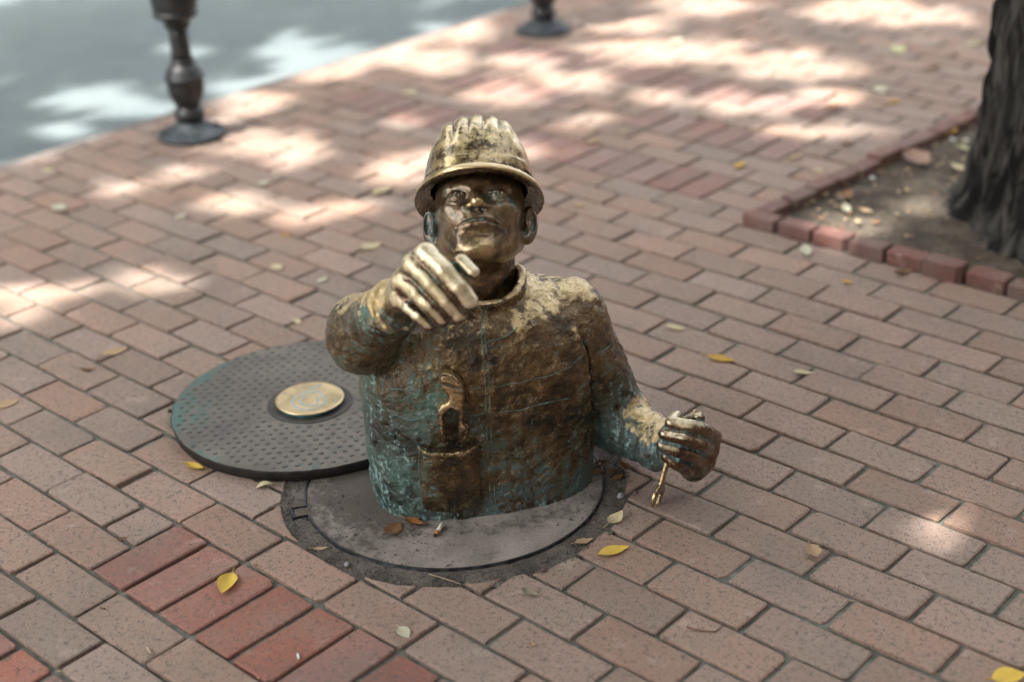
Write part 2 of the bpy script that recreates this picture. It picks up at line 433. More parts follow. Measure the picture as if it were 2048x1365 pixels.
def sheet(name, x0, x1, y0, y1, z, mat, kind='structure', parent=None):
    o = mesh_obj(name, [(x0, y0, z), (x1, y0, z), (x1, y1, z), (x0, y1, z)], [(0, 1, 2, 3)], mat, parent)
    return tag(o, kind=kind) if parent is None else o
sheet('ground', -900, 900, -900, 900, -0.30, M_soil)
sheet('road', -8.5, KX - .06, -300, 300, -0.105, M_road)
pav = mesh_obj('brick_pavement', [(KX, -6, -.0125), (6, -6, -.0125), (6, 9, -.0125), (KX, 9, -.0125), (KX, -6, -.30), (6, -6, -.30), (6, 9, -.30), (KX, 9, -.30)],
               [(0, 1, 2, 3), (0, 4, 5, 1), (1, 5, 6, 2), (2, 6, 7, 3), (3, 7, 4, 0)], M_mortar)
tag(pav, kind='structure')
_gx, _gy = np.arange(-2.2, 3.0, .022), np.arange(-1.6, 4.8, .022)
GV = [(x, y, -.0080 + .0032 * mnoise.noise(Vector((x * 9, y * 9, 2))) + .0016 * mnoise.noise(Vector((x * 34, y * 34, 5)))) for x in _gx for y in _gy]
_n = len(_gy); _i = (np.arange(len(_gx) - 1)[:, None] * _n + np.arange(_n - 1)[None]).ravel()
quick_mesh('joint_filling', np.array(GV), np.stack([_i, _i + _n, _i + _n + 1, _i + 1], 1), M_mortar, pav)
kerb = mesh_obj('kerb', [(KX - .058, -300, -.30), (KX - .002, -300, -.30), (KX - .002, 300, -.30), (KX - .058, 300, -.30),
                         (KX - .058, -300, -.012), (KX - .002, -300, -.012), (KX - .002, 300, -.012), (KX - .058, 300, -.012)],
                [(4, 5, 6, 7), (0, 1, 5, 4), (1, 2, 6, 5), (2, 3, 7, 6), (3, 0, 4, 7)], M_kerb)
tag(kerb, kind='structure')
sheet('far_pavement', KX, 60, 9.0, 200, -.004, M_farbrick)
sheet('rear_pavement', KX, 60, -200, -6.0, -.004, M_farbrick)
sheet('side_pavement', 6.0, 60, -6.0, 9.0, -.004, M_farbrick)
sheet('opposite_pavement', -40, -8.5, -200, 200, .0, M_kerb)

BRICK_H = 0.06
def brick_outline(w, l, rr, n_long=3, jit=.0010):
    """closed outline, counter clockwise, corners softly worn"""
    pts = []
    hw, hl, c = w / 2, l / 2, .004
    chip = rr.randrange(4) if rr.random() < .45 else -1; cc = rr.uniform(.007, .016)
    cor = [(-hl, -hw), (hl, -hw), (hl, hw), (-hl, hw)]
    for k in range(4):
        a, b2 = cor[k], cor[(k + 1) % 4]
        L = math.hypot(b2[0] - a[0], b2[1] - a[1]); n = n_long if k % 2 == 0 else 2
        tx, ty = (b2[0] - a[0]) / L, (b2[1] - a[1]) / L
        for q in range(n):
            c0, c1 = (cc if k == chip else c), (cc * .7 if (k + 1) % 4 == chip else c)
            s = c0 + (L - c0 - c1) * q / (n - 1) if n > 1 else L / 2
            j = rr.uniform(-jit, jit) if 0 < q < n - 1 else rr.uniform(-jit * .7, jit * .7)
            pts.append((a[0] + tx * s - ty * j, a[1] + ty * s + tx * j))
    return pts
def brick_from_outline(pts, rr, ch=.0026):
    """top face, worn arris and sides; open below"""
    n = len(pts); P = np.array(pts); cen = P.mean(0)
    nx = np.roll(P, -1, 0) - np.roll(P, 1, 0); nx /= np.linalg.norm(nx, axis=1)[:, None] + 1e-9
    inn = np.stack([-nx[:, 1], nx[:, 0]], 1)
    V = []
    for k in range(n):
        q = P[k] + inn[k] * ch * rr.uniform(.7, 1.5)
        V.append((q[0], q[1], rr.uniform(-.0004, .0003)))
    for k in range(n): V.append((P[k][0], P[k][1], -ch * .9))
    for k in range(n): V.append((P[k][0], P[k][1], -.030))
    Fc = [tuple(range(n))]
    for r0 in (0, n):
        for k in range(n):
            k2 = (k + 1) % n
            Fc.append((r0 + k, r0 + n + k, r0 + n + k2, r0 + k2))
    return V, Fc

# --- which bricks lie where
bricks = []   # (cx, cy, along_x, red)
def in_red(i, j):
    for j0, i0, i1 in ((-2, 0, 22), (-6, -6, 14), (20, -18, -12), (20, -10, -2), (24, -16, -11), (24, -8, -2), (28, -18, -13), (28, -12, -3)):
        if j in (j0, j0 + 1) and i0 <= i < i1: return True
    return False
JMIN, JMAX, IMAX = -26, 70, 40
IMIN = -21
for j in range(JMIN, JMAX):
    i = IMIN
    while i < IMAX:
        if in_red(i, j):
            j0 = next(b0 for b0, a0, a1 in ((-2, 0, 22), (-6, -6, 14), (20, -18, -12), (20, -10, -2), (24, -16, -11), (24, -8, -2), (28, -18, -13), (28, -12, -3)) if j in (b0, b0 + 1) and a0 <= i < a1)
            if j == j0: bricks.append(((i + .5) * U, (j + 1) * RV, 2 * RV, U, False, True))
            i += 1; continue
        L = 2 if (i - j) % 2 == 0 else 1
        if L == 2 and (in_red(i + 1, j) or i + 1 >= IMAX): L = 1
        bricks.append(((i + L / 2) * U, (j + .5) * RV, L * U, RV, True, False))
        i += L
JOINT = .0098
def keep(b):
    cx, cy = b[0], b[1]
    if PX0 + .055 * (cy - PY0) + .012 < cx < PX1 and PY0 - .02 < cy < PY1: return False
    return True
def trim(b):
    ex = PX0 + .055 * (b[1] - PY0) + .012
    if b[4] and PY0 - .02 < b[1] < PY1:
        x0, x1 = b[0] - b[2] / 2, b[0] + b[2] / 2
        if x0 >= ex - .02 and x0 < PX1: return None
        if x1 > ex and x0 < ex:
            return ((x0 + ex) / 2, b[1], ex - x0, b[3], True, b[5])
    return b
bricks = [b for b in (trim(b) for b in bricks) if b is not None and keep(b)]
def corners(b):
    hx, hy = (b[2] / 2, b[3] / 2) if b[4] else (b[3] / 2, b[2] / 2)
    return np.array([(b[0] - hx, b[1] - hy, 0), (b[0] + hx, b[1] - hy, 0), (b[0] + hx, b[1] + hy, 0), (b[0] - hx, b[1] + hy, 0)])
def seen_area(b):
    q = corners(b)
    if ((q[:, :2] - MC) ** 2).sum(1).max() < R_CUT ** 2: return -1
    p = topx(q)
    if p[:, 2].min() < .5: return 0.0
    x, y = p[:, 0].clip(0, 2048), p[:, 1].clip(0, 1365)
    return abs(sum(x[k] * y[(k + 1) % 4] - x[(k + 1) % 4] * y[k] for k in range(4))) / 2
areas = [seen_area(b) for b in bricks]
order = sorted([k for k in range(len(bricks)) if areas[k] >= 0], key=lambda k: -areas[k])
near = set(order[:300])

def cut_outline(b, rr):
    """brick outline with the manhole's round cut taken out, in the brick's own frame (world aligned)"""
    hx, hy = (b[2] / 2, b[3] / 2) if b[4] else (b[3] / 2, b[2] / 2)
    hx -= JOINT / 2; hy -= JOINT / 2
    c0 = MC - np.array([b[0], b[1]])
    dense = []
    cor = [(-hx, -hy), (hx, -hy), (hx, hy), (-hx, hy)]
    for k in range(4):
        a, e = np.array(cor[k]), np.array(cor[(k + 1) % 4])
        for s in np.linspace(0, 1, 40, endpoint=False): dense.append(a + (e - a) * s)
    dense = np.array(dense)
    rad = R_CUT + .006 * math.sin(b[0] * 31) + .003 * math.sin(b[1] * 57)
    out = np.hypot(*(dense - c0).T) > rad
    if out.all(): return None
    if not out.any(): return []
    n = len(dense)
    start = next(k for k in range(n) if out[k] and not out[k - 1])
    seq = [(start + k) % n for k in range(n)]
    kept = [k for k in seq if out[k]]
    pts = []
    for t, k in enumerate(kept):
        d = dense[k]
        near_corner = k % 40 == 0
        if near_corner or t == 0 or t == len(kept) - 1 or k % 20 == 0: pts.append(tuple(d))
    a, e = dense[kept[-1]] - c0, dense[kept[0]] - c0
    t0, t1 = math.atan2(a[1], a[0]), math.atan2(e[1], e[0])
    dl = (t1 - t0 + math.pi) % (2 * math.pi) - math.pi
    for s in (0.2, .4, .6, .8):
        t = t0 + dl * s; rj = rad + rr.uniform(-.002, .002)
        pts.append((c0[0] + rj * math.cos(t), c0[1] + rj * math.sin(t)))
    P = np.array(pts)
    ar = .5 * sum(P[k][0] * P[(k + 1) % len(P)][1] - P[(k + 1) % len(P)][0] * P[k][1] for k in range(len(P)))
    return pts if ar > 3e-4 else []

variants = {}
def variant(b, k):
    key = (round(b[2], 3), round(b[3], 3), b[5], k % 10, b[1] > 1.5)
    if key not in variants:
        rr = random.Random(int(b[2] * 1000) + 31 * (k % 10) + (7 if b[5] else 0))
        V, Fc = brick_from_outline(brick_outline(b[3] - JOINT, b[2] - JOINT, rr), rr)
        me = bpy.data.meshes.new('brick'); me.from_pydata(V, [], Fc); me.update()
        me.materials.append((M_red_far if b[1] > 1.5 else M_red) if b[5] else M_tan)
        variants[key] = me
    return variants[key]
fieldV, fieldF, fieldR, fieldM = [], [], [], []
for k, b in enumerate(bricks):
    if areas[k] < 0: continue
    rr = random.Random(k * 7 + 3)
    cut = cut_outline(b, rr) if math.hypot(b[0] - MC[0], b[1] - MC[1]) < R_CUT + .13 else None
    if cut == []: continue
    dz = rr.uniform(-.0022, .0018); tx, ty = rr.gauss(0, .009), rr.gauss(0, .009)
    if rr.random() < .06: dz += .0025
    rz = (0 if b[4] else math.pi / 2) + (math.pi if rr.random() < .5 else 0) + rr.gauss(0, .004)
    ox, oy = b[0] + rr.gauss(0, .0008), b[1] + rr.gauss(0, .0008)
    if cut is not None:
        V, Fc = brick_from_outline(cut, rr)
        if k in near:
            o = mesh_obj('brick', V, Fc, M_red if b[5] else M_tan, pav)
            o.location = (b[0], b[1], dz); continue
        mat = Matrix.Translation((b[0], b[1], dz))
    elif k in near:
        o = bpy.data.objects.new('brick', variant(b, k)); o.location = (ox, oy, dz); o.rotation_euler = (tx, ty, rz)
        link(o, pav); continue
    else:
        V, Fc = brick_from_outline(brick_outline(b[3] - JOINT, b[2] - JOINT, rr, 2), rr)
        mat = Matrix.Translation((ox, oy, dz)) @ Matrix.Rotation(rz, 4, 'Z') @ Matrix.Rotation(tx, 4, 'X')
    off = len(fieldV)
    fieldV += [tuple(mat @ Vector(v)) for v in V]
    for f in Fc:
        fieldF.append(tuple(x + off for x in f)); fieldM.append(1 if b[5] else 0)
    fieldR += [rr.random()] * len(V)
fo = mesh_obj('far_brick_courses', fieldV, fieldF, None, pav, mats=[M_tan_a, M_red_a], midx=fieldM)
attr(fo, 'rnd', fieldR)
tag(fo, kind='stuff')

# --- tree pit: edging bricks and soil
pit = empty('tree_pit', (PX0, PY0, 0))
tag(pit, 'sunken tree pit of bare soil edged with red bricks standing on end', 'planter')
def edge_brick(rr):
    l, w, h = .104, .056, .115
    V, Fc = brick_from_outline(brick_outline(w, l, rr, 3, .0012), rr, .0042)
    return V, Fc
ebm = []
for k in range(5):
    rr = random.Random(90 + k); V, Fc = edge_brick(rr)
    V = [(v[0], v[1], v[2] if v[2] > -.02 else -.09) for v in V]
    me = bpy.data.meshes.new('edging_brick'); me.from_pydata(V, [], Fc); me.materials.append(M_edge); me.update(); ebm.append(me)
def put_edge(x, y, rz, z):
    o = bpy.data.objects.new('edging_brick', ebm[rng.randrange(5)]); link(o, pit)
    o.location = (x - PX0, y - PY0, z); o.rotation_euler = (rng.gauss(0, .012), rng.gauss(0, .012), rz)
for k in range(15):
    tilt = .012 if k == 5 else 0
    put_edge(PX0 + .052 + k * .1135, PY0 + .028 + (-.018 if k == 5 else 0) + rng.gauss(0, .003), rng.gauss(0, .02), .032 + rng.gauss(0, .004) + tilt)
for k in range(15):
    y = PY0 + .115 + k * .113
    put_edge(PX0 + .028 + .055 * (y - PY0) + rng.gauss(0, .003), y, math.pi / 2 + rng.gauss(0, .02) - .05, .031 + rng.gauss(0, .004))
nx, ny = 60, 60
V = []
for a in range(nx):
    for c in range(ny):
        x = .04 + (PX1 - PX0 - .05) * a / (nx - 1); y = .045 + (PY1 - PY0 - .06) * c / (ny - 1)
        dtree = math.hypot(x - .70, y - .635)
        z = -.004 + .03 * math.exp(-(dtree / .42) ** 2) + .012 * fbm((x, y, 0), 5, 4) + .004 * fbm((x, y, 3), 40, 2)
        V.append((x, y, max(z, -.0075) if x > .14 else max(z, -.0075)))
Fc = [(a * ny + c, (a + 1) * ny + c, (a + 1) * ny + c + 1, a * ny + c + 1) for a in range(nx - 1) for c in range(ny - 1)]
mesh_obj('soil', V, Fc, M_soil, pit, smooth=True)

# ------------------------------------------------------------------ unseen buildings, added to cut the low sky light on the statue
M_wall1 = plain('dark_facade', (0.105, 0.075, 0.060), .85, 0, .3, .2, 6)
M_wall2 = plain('grey_facade', (0.16, 0.15, 0.14), .85, 0, .3, .2, 6)
M_glass = plain('window_glass', (0.02, 0.025, 0.03), .12, 0, .6, .1, 2, 0)
M_frame = plain('window_frame', (0.05, 0.05, 0.05), .5)
def box_mesh(x0, x1, y0, y1, z0, z1):
    V = [(x, y, z) for z in (z0, z1) for x, y in ((x0, y0), (x1, y0), (x1, y1), (x0, y1))]
    return V, [(0, 3, 2, 1), (4, 5, 6, 7), (0, 1, 5, 4), (1, 2, 6, 5), (2, 3, 7, 6), (3, 0, 4, 7)]
def building(name, x, side, y0, y1, h, mat, label):
    root = empty(name, (x, 0, 0)); tag(root, label, 'building', 'added buildings out of view')
    V, Fc = box_mesh(0, 8 * side, y0, y1, -.3, h) if side > 0 else box_mesh(-8, 0, y0, y1, -.3, h)
    mesh_obj('wall', V, Fc, mat, root)
    a, c = (-.25, 8.2) if side > 0 else (-8.2, .25)
    V, Fc = box_mesh(a, c, y0 - .2, y1 + .2, h, h + .35); mesh_obj('cornice', V, Fc, M_frame, root)
    V, Fc = box_mesh(-.05, .05, -.6, .6, 0, 1.7); wf = bpy.data.meshes.new('window'); wf.from_pydata(V, [], Fc); wf.materials.append(M_frame)
    V, Fc = box_mesh(-.07, .07, -.52, .52, .08, 1.62); wp = bpy.data.meshes.new('pane'); wp.from_pydata(V, [], Fc); wp.materials.append(M_glass)
    y = y0 + 1.5
    while y < y1 - 1:
        for z in (1.0, 4.2, 7.4):
            if z + 2 > h: continue
            f = bpy.data.objects.new('window', wf); f.location = (0, y, z); link(f, root)
            p = bpy.data.objects.new('pane', wp); link(p, f)
        y += 2.6
building('added_building', 6.4, 1, -26, 4, 9.5, M_wall1, 'unseen dark building added behind the viewer to block low sky')
building('added_building', 7.9, 1, 4.4, 30, 9.0, M_wall2, 'unseen grey building added farther along the pavement to block low sky')
building('added_building', -14.0, -1, -30, 30, 10.0, M_wall2, 'unseen grey building added across the road to block low sky')

# ------------------------------------------------------------------ manhole under the statue
man = empty('manhole_cover', (MC[0], MC[1], 0))
tag(man, 'round concrete-filled manhole cover with dark iron rim under the bronze figure', 'manhole cover')
# gritty dirt ring, outside the rim
V, Fc, D = [], [], []
NS, NRr = 160, 10
for i in range(NRr):
    r = .295 + (.366 - .295) * i / (NRr - 1)
    for k in range(NS):
        a = 2 * math.pi * k / NS
        p = (r * math.cos(a), r * math.sin(a), 0)
        V.append((p[0], p[1], -.0032 + .0045 * fbm(p, 22, 4) + .0035 * (fbm(p, 70, 2)) + (.002 if i < 5 else 0)))
for i in range(NRr - 1):
    for k in range(NS):
        k2 = (k + 1) % NS
        Fc.append((i * NS + k, (i + 1) * NS + k, (i + 1) * NS + k2, i * NS + k2))
dirt = mesh_obj('dirt_ring', V, Fc, M_dirt, man, smooth=True)
# concrete infill
V, Fc, D = [], [], []
NRr = 34
for i in range(NRr):
    r = (R_COVER - .006) * i / (NRr - 1)
    for k in range(NS):
        a = 2 * math.pi * k / NS
        p = (r * math.cos(a), r * math.sin(a), 0)
        V.append((p[0], p[1], .0012 + .0022 * fbm(p, 16, 4) + .0016 * max(0, fbm((p[0], p[1], 7), 30, 3))))
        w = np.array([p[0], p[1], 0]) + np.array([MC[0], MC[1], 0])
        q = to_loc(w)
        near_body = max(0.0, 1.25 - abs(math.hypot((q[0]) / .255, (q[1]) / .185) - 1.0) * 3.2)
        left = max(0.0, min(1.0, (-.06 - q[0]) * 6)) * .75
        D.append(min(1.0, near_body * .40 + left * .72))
for i in range(NRr - 1):
    for k in range(NS):
        k2 = (k + 1) % NS
        Fc.append((i * NS + k, (i + 1) * NS + k, (i + 1) * NS + k2, i * NS + k2))
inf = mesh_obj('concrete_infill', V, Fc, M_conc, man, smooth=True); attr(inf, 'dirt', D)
# iron rim with a square lifting notch
notch_dir = gnd(600, 1027)[:2] - MC; na = math.atan2(notch_dir[1], notch_dir[0])
def rim_r(a):
    d = (a - na + math.pi) % (2 * math.pi) - math.pi
    return .030 if abs(d) < .055 else 0.0
V, Fc = [], []
angs = sorted(list(np.linspace(0, 2 * math.pi, 200, endpoint=False)) + [(na + s) % (2 * math.pi) for s in (-.0551, -.0549, .0549, .0551)])
n = len(angs)
for a in angs:
    ro = rim_r(a)
    for r, z in ((R_COVER - .0050 + ro, -.004), (R_COVER - .0048 + ro, .0040), (R_COVER - .0012 + ro, .0046), (R_COVER + .0012 + ro, -.006)):
        V.append((r * math.cos(a), r * math.sin(a), z))
for k in range(n):
    k2 = (k + 1) % n
    for q in range(3): Fc.append((k * 4 + q, k2 * 4 + q, k2 * 4 + q + 1, k * 4 + q + 1))
mesh_obj('iron_rim', V, [f[::-1] for f in Fc], M_iron, man)
pts = [(.02 * 0 + (R_COVER + .012) * math.cos(na + s), (R_COVER + .012) * math.sin(na + s), 0) for s in (-.045, .045)]
V = []
for (r, s) in ((R_COVER - .01, -.05), (R_COVER + .024, -.05), (R_COVER + .024, .05), (R_COVER - .01, .05)):
    V.append((r * math.cos(na + s), r * math.sin(na + s), .0015))
o = mesh_obj('notch_fill', V, [(0, 1, 2, 3)], M_conc, man); attr(o, 'dirt', [.75] * 4)

# ------------------------------------------------------------------ the lid lying beside it
LC = np.array([-0.137, 0.468]); LR, LT = 0.3045, 0.028
lid = empty('iron_lid_plate', (LC[0], LC[1], .0))
lid.rotation_euler = (0, 0, 0)
tag(lid, 'brown cast-iron lid with star relief and brass plaque leaning flat on the bricks', 'lid')
V, Fc = [], []
NS = 220
prof = [(LR - .018, .0015), (LR - .004, .004), (LR - .001, LT - .006), (LR, LT - .0012), (LR - .0016, LT)]
lr = random.Random(5)
jit = [0.0016 * mnoise.noise(Vector((math.cos(2 * math.pi * k / NS) * 9, math.sin(2 * math.pi * k / NS) * 9, 1))) + (lr.uniform(-.0012, .0008)) for k in range(NS)]
for (r, z) in prof:
    for k in range(NS):
        a = 2 * math.pi * k / NS; rr2 = r + (jit[k] if z > LT - .008 else 0)
        V.append((rr2 * math.cos(a), rr2 * math.sin(a), z))
for i in range(len(prof) - 1):
    for k in range(NS):
        k2 = (k + 1) % NS
        Fc.append((i * NS + k, i * NS + k2, (i + 1) * NS + k2, (i + 1) * NS + k))
Fc.append(tuple(range(NS))[::-1])
mesh_obj('side_rim', V, Fc, M_lidside, lid, smooth=True)
V, Fc, T = [], [], []
NR2 = 26
tdir = gnd(395, 800, LT)[:2] - LC; tdir /= np.linalg.norm(tdir)
tdir2 = gnd(520, 930, LT)[:2] - LC; tdir2 /= np.linalg.norm(tdir2)
for i in range(NR2):
    r = (LR - .0013) * i / (NR2 - 1)
    for k in range(NS):
        a = 2 * math.pi * k / NS; rr2 = r + (jit[k] if i == NR2 - 1 else 0)
        x, y = rr2 * math.cos(a), rr2 * math.sin(a)
        V.append((x, y, LT + .0004 + .0006 * fbm((x, y, 0), 14, 3) - (.0008 if i == NR2 - 1 else 0)))
        T.append(max(0, (x * tdir[0] + y * tdir[1]) / LR - .42) * 1.75 + max(0, (x * tdir2[0] + y * tdir2[1]) / LR - .78) * 2.2)
for i in range(NR2 - 1):
    for k in range(NS):
        k2 = (k + 1) % NS
        Fc.append((i * NS + k, (i + 1) * NS + k, (i + 1) * NS + k2, i * NS + k2))
top = mesh_obj('lid_top', V, Fc, M_lid, lid, smooth=True); attr(top, 'teal', T)
# plaque
PC = gnd(619, 797, LT + .012)[:2] - LC; PR = 0.0765
V, Fc = lathe([(PR + .018, LT - .001), (PR + .018, LT + .0022), (PR + .015, LT + .0028), (PR + .013, LT + .0024), (PR - .002, LT + .002)], 80)
o = mesh_obj('plaque_seat', [(v[0] + PC[0], v[1] + PC[1], v[2]) for v in V], Fc, M_seat, lid)
V, Fc = lathe([(PR - .006, LT), (PR - .003, LT + .009)], 80)
mesh_obj('plaque_edge', [(v[0] + PC[0], v[1] + PC[1], v[2]) for v in V], Fc, M_tealside, lid, smooth=True)
V, Fc = lathe([(PR - .004, LT + .0085), (PR, LT + .0105), (PR, LT + .0125), (PR - .002, LT + .0138), (PR - .006, LT + .0135), (PR * .5, LT + .0138), (.004, LT + .0140)], 96)
plq = mesh_obj('brass_plaque', [(v[0] + PC[0], v[1] + PC[1], v[2]) for v in V], Fc, M_plaque, lid, smooth=True)
# the curled drop emblem, set into the brass
def zpx(x, y): return (520 + x * 200 / 2048, 740 + y * 120 / 1229)
emb = [[(1260, 295), (1080, 375), (900, 465), (740, 545), (675, 600), (655, 670), (680, 730), (760, 780), (860, 808), (980, 818), (1110, 800), (1240, 745), (1330, 680), (1358, 640), (1330, 580), (1240, 480), (1165, 420), (1080, 455), (960, 510), (860, 565), (825, 620), (830, 670), (870, 715), (940, 738), (1040, 742), (1120, 715), (1170, 680), (1185, 630), (1170, 580), (1140, 540)]]
ez = LT + .0142
for line in emb:
    w = [np.array(gnd(*zpx(*p), ez)) for p in line]
    P = []
    for k in range(len(w) - 1):
        for s in (0, .33, .66): P.append(w[k] + (w[k + 1] - w[k]) * s)
    P.append(w[-1]); P = np.array(P)[:, :2] - LC
    V, Fc = [], []
    for k in range(len(P)):
        t = P[min(k + 1, len(P) - 1)] - P[max(k - 1, 0)]; t /= np.linalg.norm(t) + 1e-9
        nn = np.array([-t[1], t[0]]) * .0024
        V += [(P[k][0] + nn[0], P[k][1] + nn[1], ez), (P[k][0] - nn[0], P[k][1] - nn[1], ez),
              (P[k][0] + nn[0], P[k][1] + nn[1], ez - .004), (P[k][0] - nn[0], P[k][1] - nn[1], ez - .004)]
    for k in range(len(P) - 1):
        a, c = 4 * k, 4 * (k + 1)
        Fc += [(a, a + 1, c + 1, c), (a + 2, a, c, c + 2), (a + 1, a + 3, c + 3, c + 1)]
    mesh_obj('emblem', V, Fc, M_inlay, plq)
for p in ((490, 490), (1540, 655)):
    q = gnd(*zpx(*p), ez)[:2] - LC
    V, Fc = lathe([(.0035, ez - .004), (.0035, ez - .0002), (.002, ez + .0003)], 12)
    mesh_obj('rivet', [(v[0] + q[0], v[1] + q[1], v[2]) for v in V], Fc, M_inlay, plq)
# raised stars
V, Fc = [], []
pitch = .0215
sa = math.atan2(ER[1], ER[0]) + .12
for a in range(-18, 19):
    for c in range(-20, 21):
        x0 = (a + (.5 if c % 2 else 0)) * pitch * 1.15; y0 = c * pitch * .93
        x = x0 * math.cos(sa) - y0 * math.sin(sa); y = x0 * math.sin(sa) + y0 * math.cos(sa)
        x += lr.gauss(0, .0011); y += lr.gauss(0, .0011)
        if lr.random() < .05: continue
        if math.hypot(x, y) > LR - .010 or math.hypot(x - PC[0], y - PC[1]) < PR + .026: continue
        off = len(V); rot = sa + lr.gauss(0, .25) + .2; R1, R0 = .0058 * lr.uniform(.9, 1.08), .0024
        V.append((x, y, LT + .0030))
        for k in range(10):
            r = R1 if k % 2 == 0 else R0; t = rot + math.pi * k / 5
            V.append((x + r * math.cos(t), y + r * math.sin(t), LT + .0012 if k % 2 == 0 else LT + .0020))
        for k in range(10):
            r = (R1 if k % 2 == 0 else R0) + .0009; t = rot + math.pi * k / 5
            V.append((x + r * math.cos(t), y + r * math.sin(t), LT - .001))
        for k in range(10):
            k2 = (k + 1) % 10
            Fc.append((off, off + 1 + k, off + 1 + k2)); Fc.append((off + 1 + k, off + 11 + k, off + 11 + k2, off + 1 + k2))
o = mesh_obj('star_relief', V, Fc, M_star, lid); tag(o, kind='stuff')
# stub at the edge
q = gnd(345, 819, .022); d2 = (q[:2] - LC) / np.linalg.norm(q[:2] - LC)
V, Fc = tube([(d2[0] * (LR - .01), d2[1] * (LR - .01), .018), (d2[0] * (LR + .012), d2[1] * (LR + .012), .018)], .0045, 10)
mesh_obj('lifting_stub', V, Fc, M_lidside, lid, smooth=True)

# ------------------------------------------------------------------ the bronze figure: implicit shapes turned into meshes
def nrm(a): return np.sqrt((a * a).sum(-1))
def seg(P, a, b, ra, rb):
    a = np.asarray(a, np.float32); b = np.asarray(b, np.float32); ba = b - a
    h = np.clip(((P - a) @ ba) / float(ba @ ba + 1e-12), 0, 1)
    return nrm(P - a - h[:, None] * ba) - (ra + (rb - ra) * h)
def chain(P, pts, rad, k=.004):
    d = None
    for i in range(len(pts) - 1):
        e = seg(P, pts[i], pts[i + 1], rad[i], rad[i + 1]); d = e if d is None else smin(d, e, .0012)
    return d
def ell(P, c, r):
    q = P - np.asarray(c, np.float32); r = np.asarray(r, np.float32)
    k0 = nrm(q / r); k1 = nrm(q / (r * r)); return k0 * (k0 - 1) / np.maximum(k1, 1e-6)
def sph(P, c, r): return nrm(P - np.asarray(c, np.float32)) - r
def smin(a, b, k):
    h = np.clip(.5 + .5 * (b - a) / k, 0, 1); return b * (1 - h) + a * h - k * h * (1 - h)
def smax(a, b, k): return -smin(-a, -b, k)
def ss(x, a, b):
    t = np.clip((x - a) / (b - a), 0, 1); return t * t * (3 - 2 * t)

def polygonise(f, lo, hi, h):
    """dual contouring by averaged crossings, evaluated only near the surface"""
    lo = np.array(lo, float); n = np.ceil((np.array(hi) - lo) / h / 8).astype(int) * 8 + 1
    B = 8
    nb = (n - 1) // B
    cg = np.stack(np.meshgrid(*[np.arange(nb[k]) for k in range(3)], indexing='ij'), -1).reshape(-1, 3)
    cc = (lo + (cg + .5) * B * h).astype(np.float32)
    fc = f(cc)
    act = np.abs(fc) < B * h * 1.25
    Fv = np.ones(tuple(n), np.float32)
    Fb = np.repeat(np.repeat(np.repeat(fc.reshape(tuple(nb)), B, 0), B, 1), B, 2)
    Fv[:-1, :-1, :-1] = Fb
    loc = np.stack(np.meshgrid(*[np.arange(B + 1)] * 3, indexing='ij'), -1).reshape(-1, 3)
    ab = cg[act]
    for s in range(0, len(ab), 600):
        idx = (ab[s:s + 600, None, :] * B + loc[None]).reshape(-1, 3)
        val = f((lo + idx * h).astype(np.float32))
        Fv[idx[:, 0], idx[:, 1], idx[:, 2]] = val
    S = Fv < 0
    c = np.zeros(tuple(n - 1), np.int8)
    for dx in (0, 1):
        for dy in (0, 1):
            for dz in (0, 1):
                c += S[dx:n[0] - 1 + dx, dy:n[1] - 1 + dy, dz:n[2] - 1 + dz]
    cells = np.argwhere((c > 0) & (c < 8))
    vid = np.full(tuple(n - 1), -1, np.int32); vid[cells[:, 0], cells[:, 1], cells[:, 2]] = np.arange(len(cells))
    acc = np.zeros((len(cells), 3)); cnt = np.zeros(len(cells))
    cor = [(a, b2, d) for a in (0, 1) for b2 in (0, 1) for d in (0, 1)]
    fvs = {q: Fv[cells[:, 0] + q[0], cells[:, 1] + q[1], cells[:, 2] + q[2]] for q in cor}
    for q in cor:
        for ax in range(3):
            if q[ax] == 0:
                q2 = list(q); q2[ax] = 1; q2 = tuple(q2)
                f0, f1 = fvs[q], fvs[q2]; mk = (f0 < 0) != (f1 < 0)
                t = np.where(mk, f0 / np.where(mk, f0 - f1, 1), 0)
                p = np.array(q, float)[None].repeat(len(cells), 0); p[:, ax] = t
                acc[mk] += p[mk]; cnt += mk
    V = lo + (cells + acc / np.maximum(cnt, 1)[:, None]) * h
    quads = []
    for ax in range(3):
        s0 = [slice(1, n[k] - 1) for k in range(3)]; s1 = list(s0)
        s0[ax] = slice(0, n[ax] - 1); s1[ax] = slice(1, n[ax])
        a0, a1 = S[tuple(s0)], S[tuple(s1)]
        e = np.argwhere(a0 != a1)
        if not len(e): continue
        g = e + np.array([0 if k == ax else 1 for k in range(3)])
        inside0 = a0[e[:, 0], e[:, 1], e[:, 2]]
        b1, b2 = [(ax + 1) % 3, (ax + 2) % 3]
        def at_(d1, d2):
            q = g.copy(); q[:, b1] -= d1; q[:, b2] -= d2; return vid[q[:, 0], q[:, 1], q[:, 2]]
        Q = np.stack([at_(1, 1), at_(0, 1), at_(0, 0), at_(1, 0)], 1)
        Q[~inside0] = Q[~inside0][:, ::-1]
        quads.append(Q)
    Q = np.concatenate(quads); Q = Q[(Q >= 0).all(1)]
    return V, Q
def grad(f, V, e=.0015):
    V = V.astype(np.float32); g = np.zeros((len(V), 3), np.float32)
    for k in range(3):
        d = np.zeros(3, np.float32); d[k] = e; g[:, k] = f(V + d) - f(V - d)
    return g / (nrm(g)[:, None] + 1e-9)
def vnoise(V, s, seed=0):
    return np.array([mnoise.noise(Vector((x * s + seed, y * s + seed * .37, z * s - seed))) for x, y, z in V.tolist()])
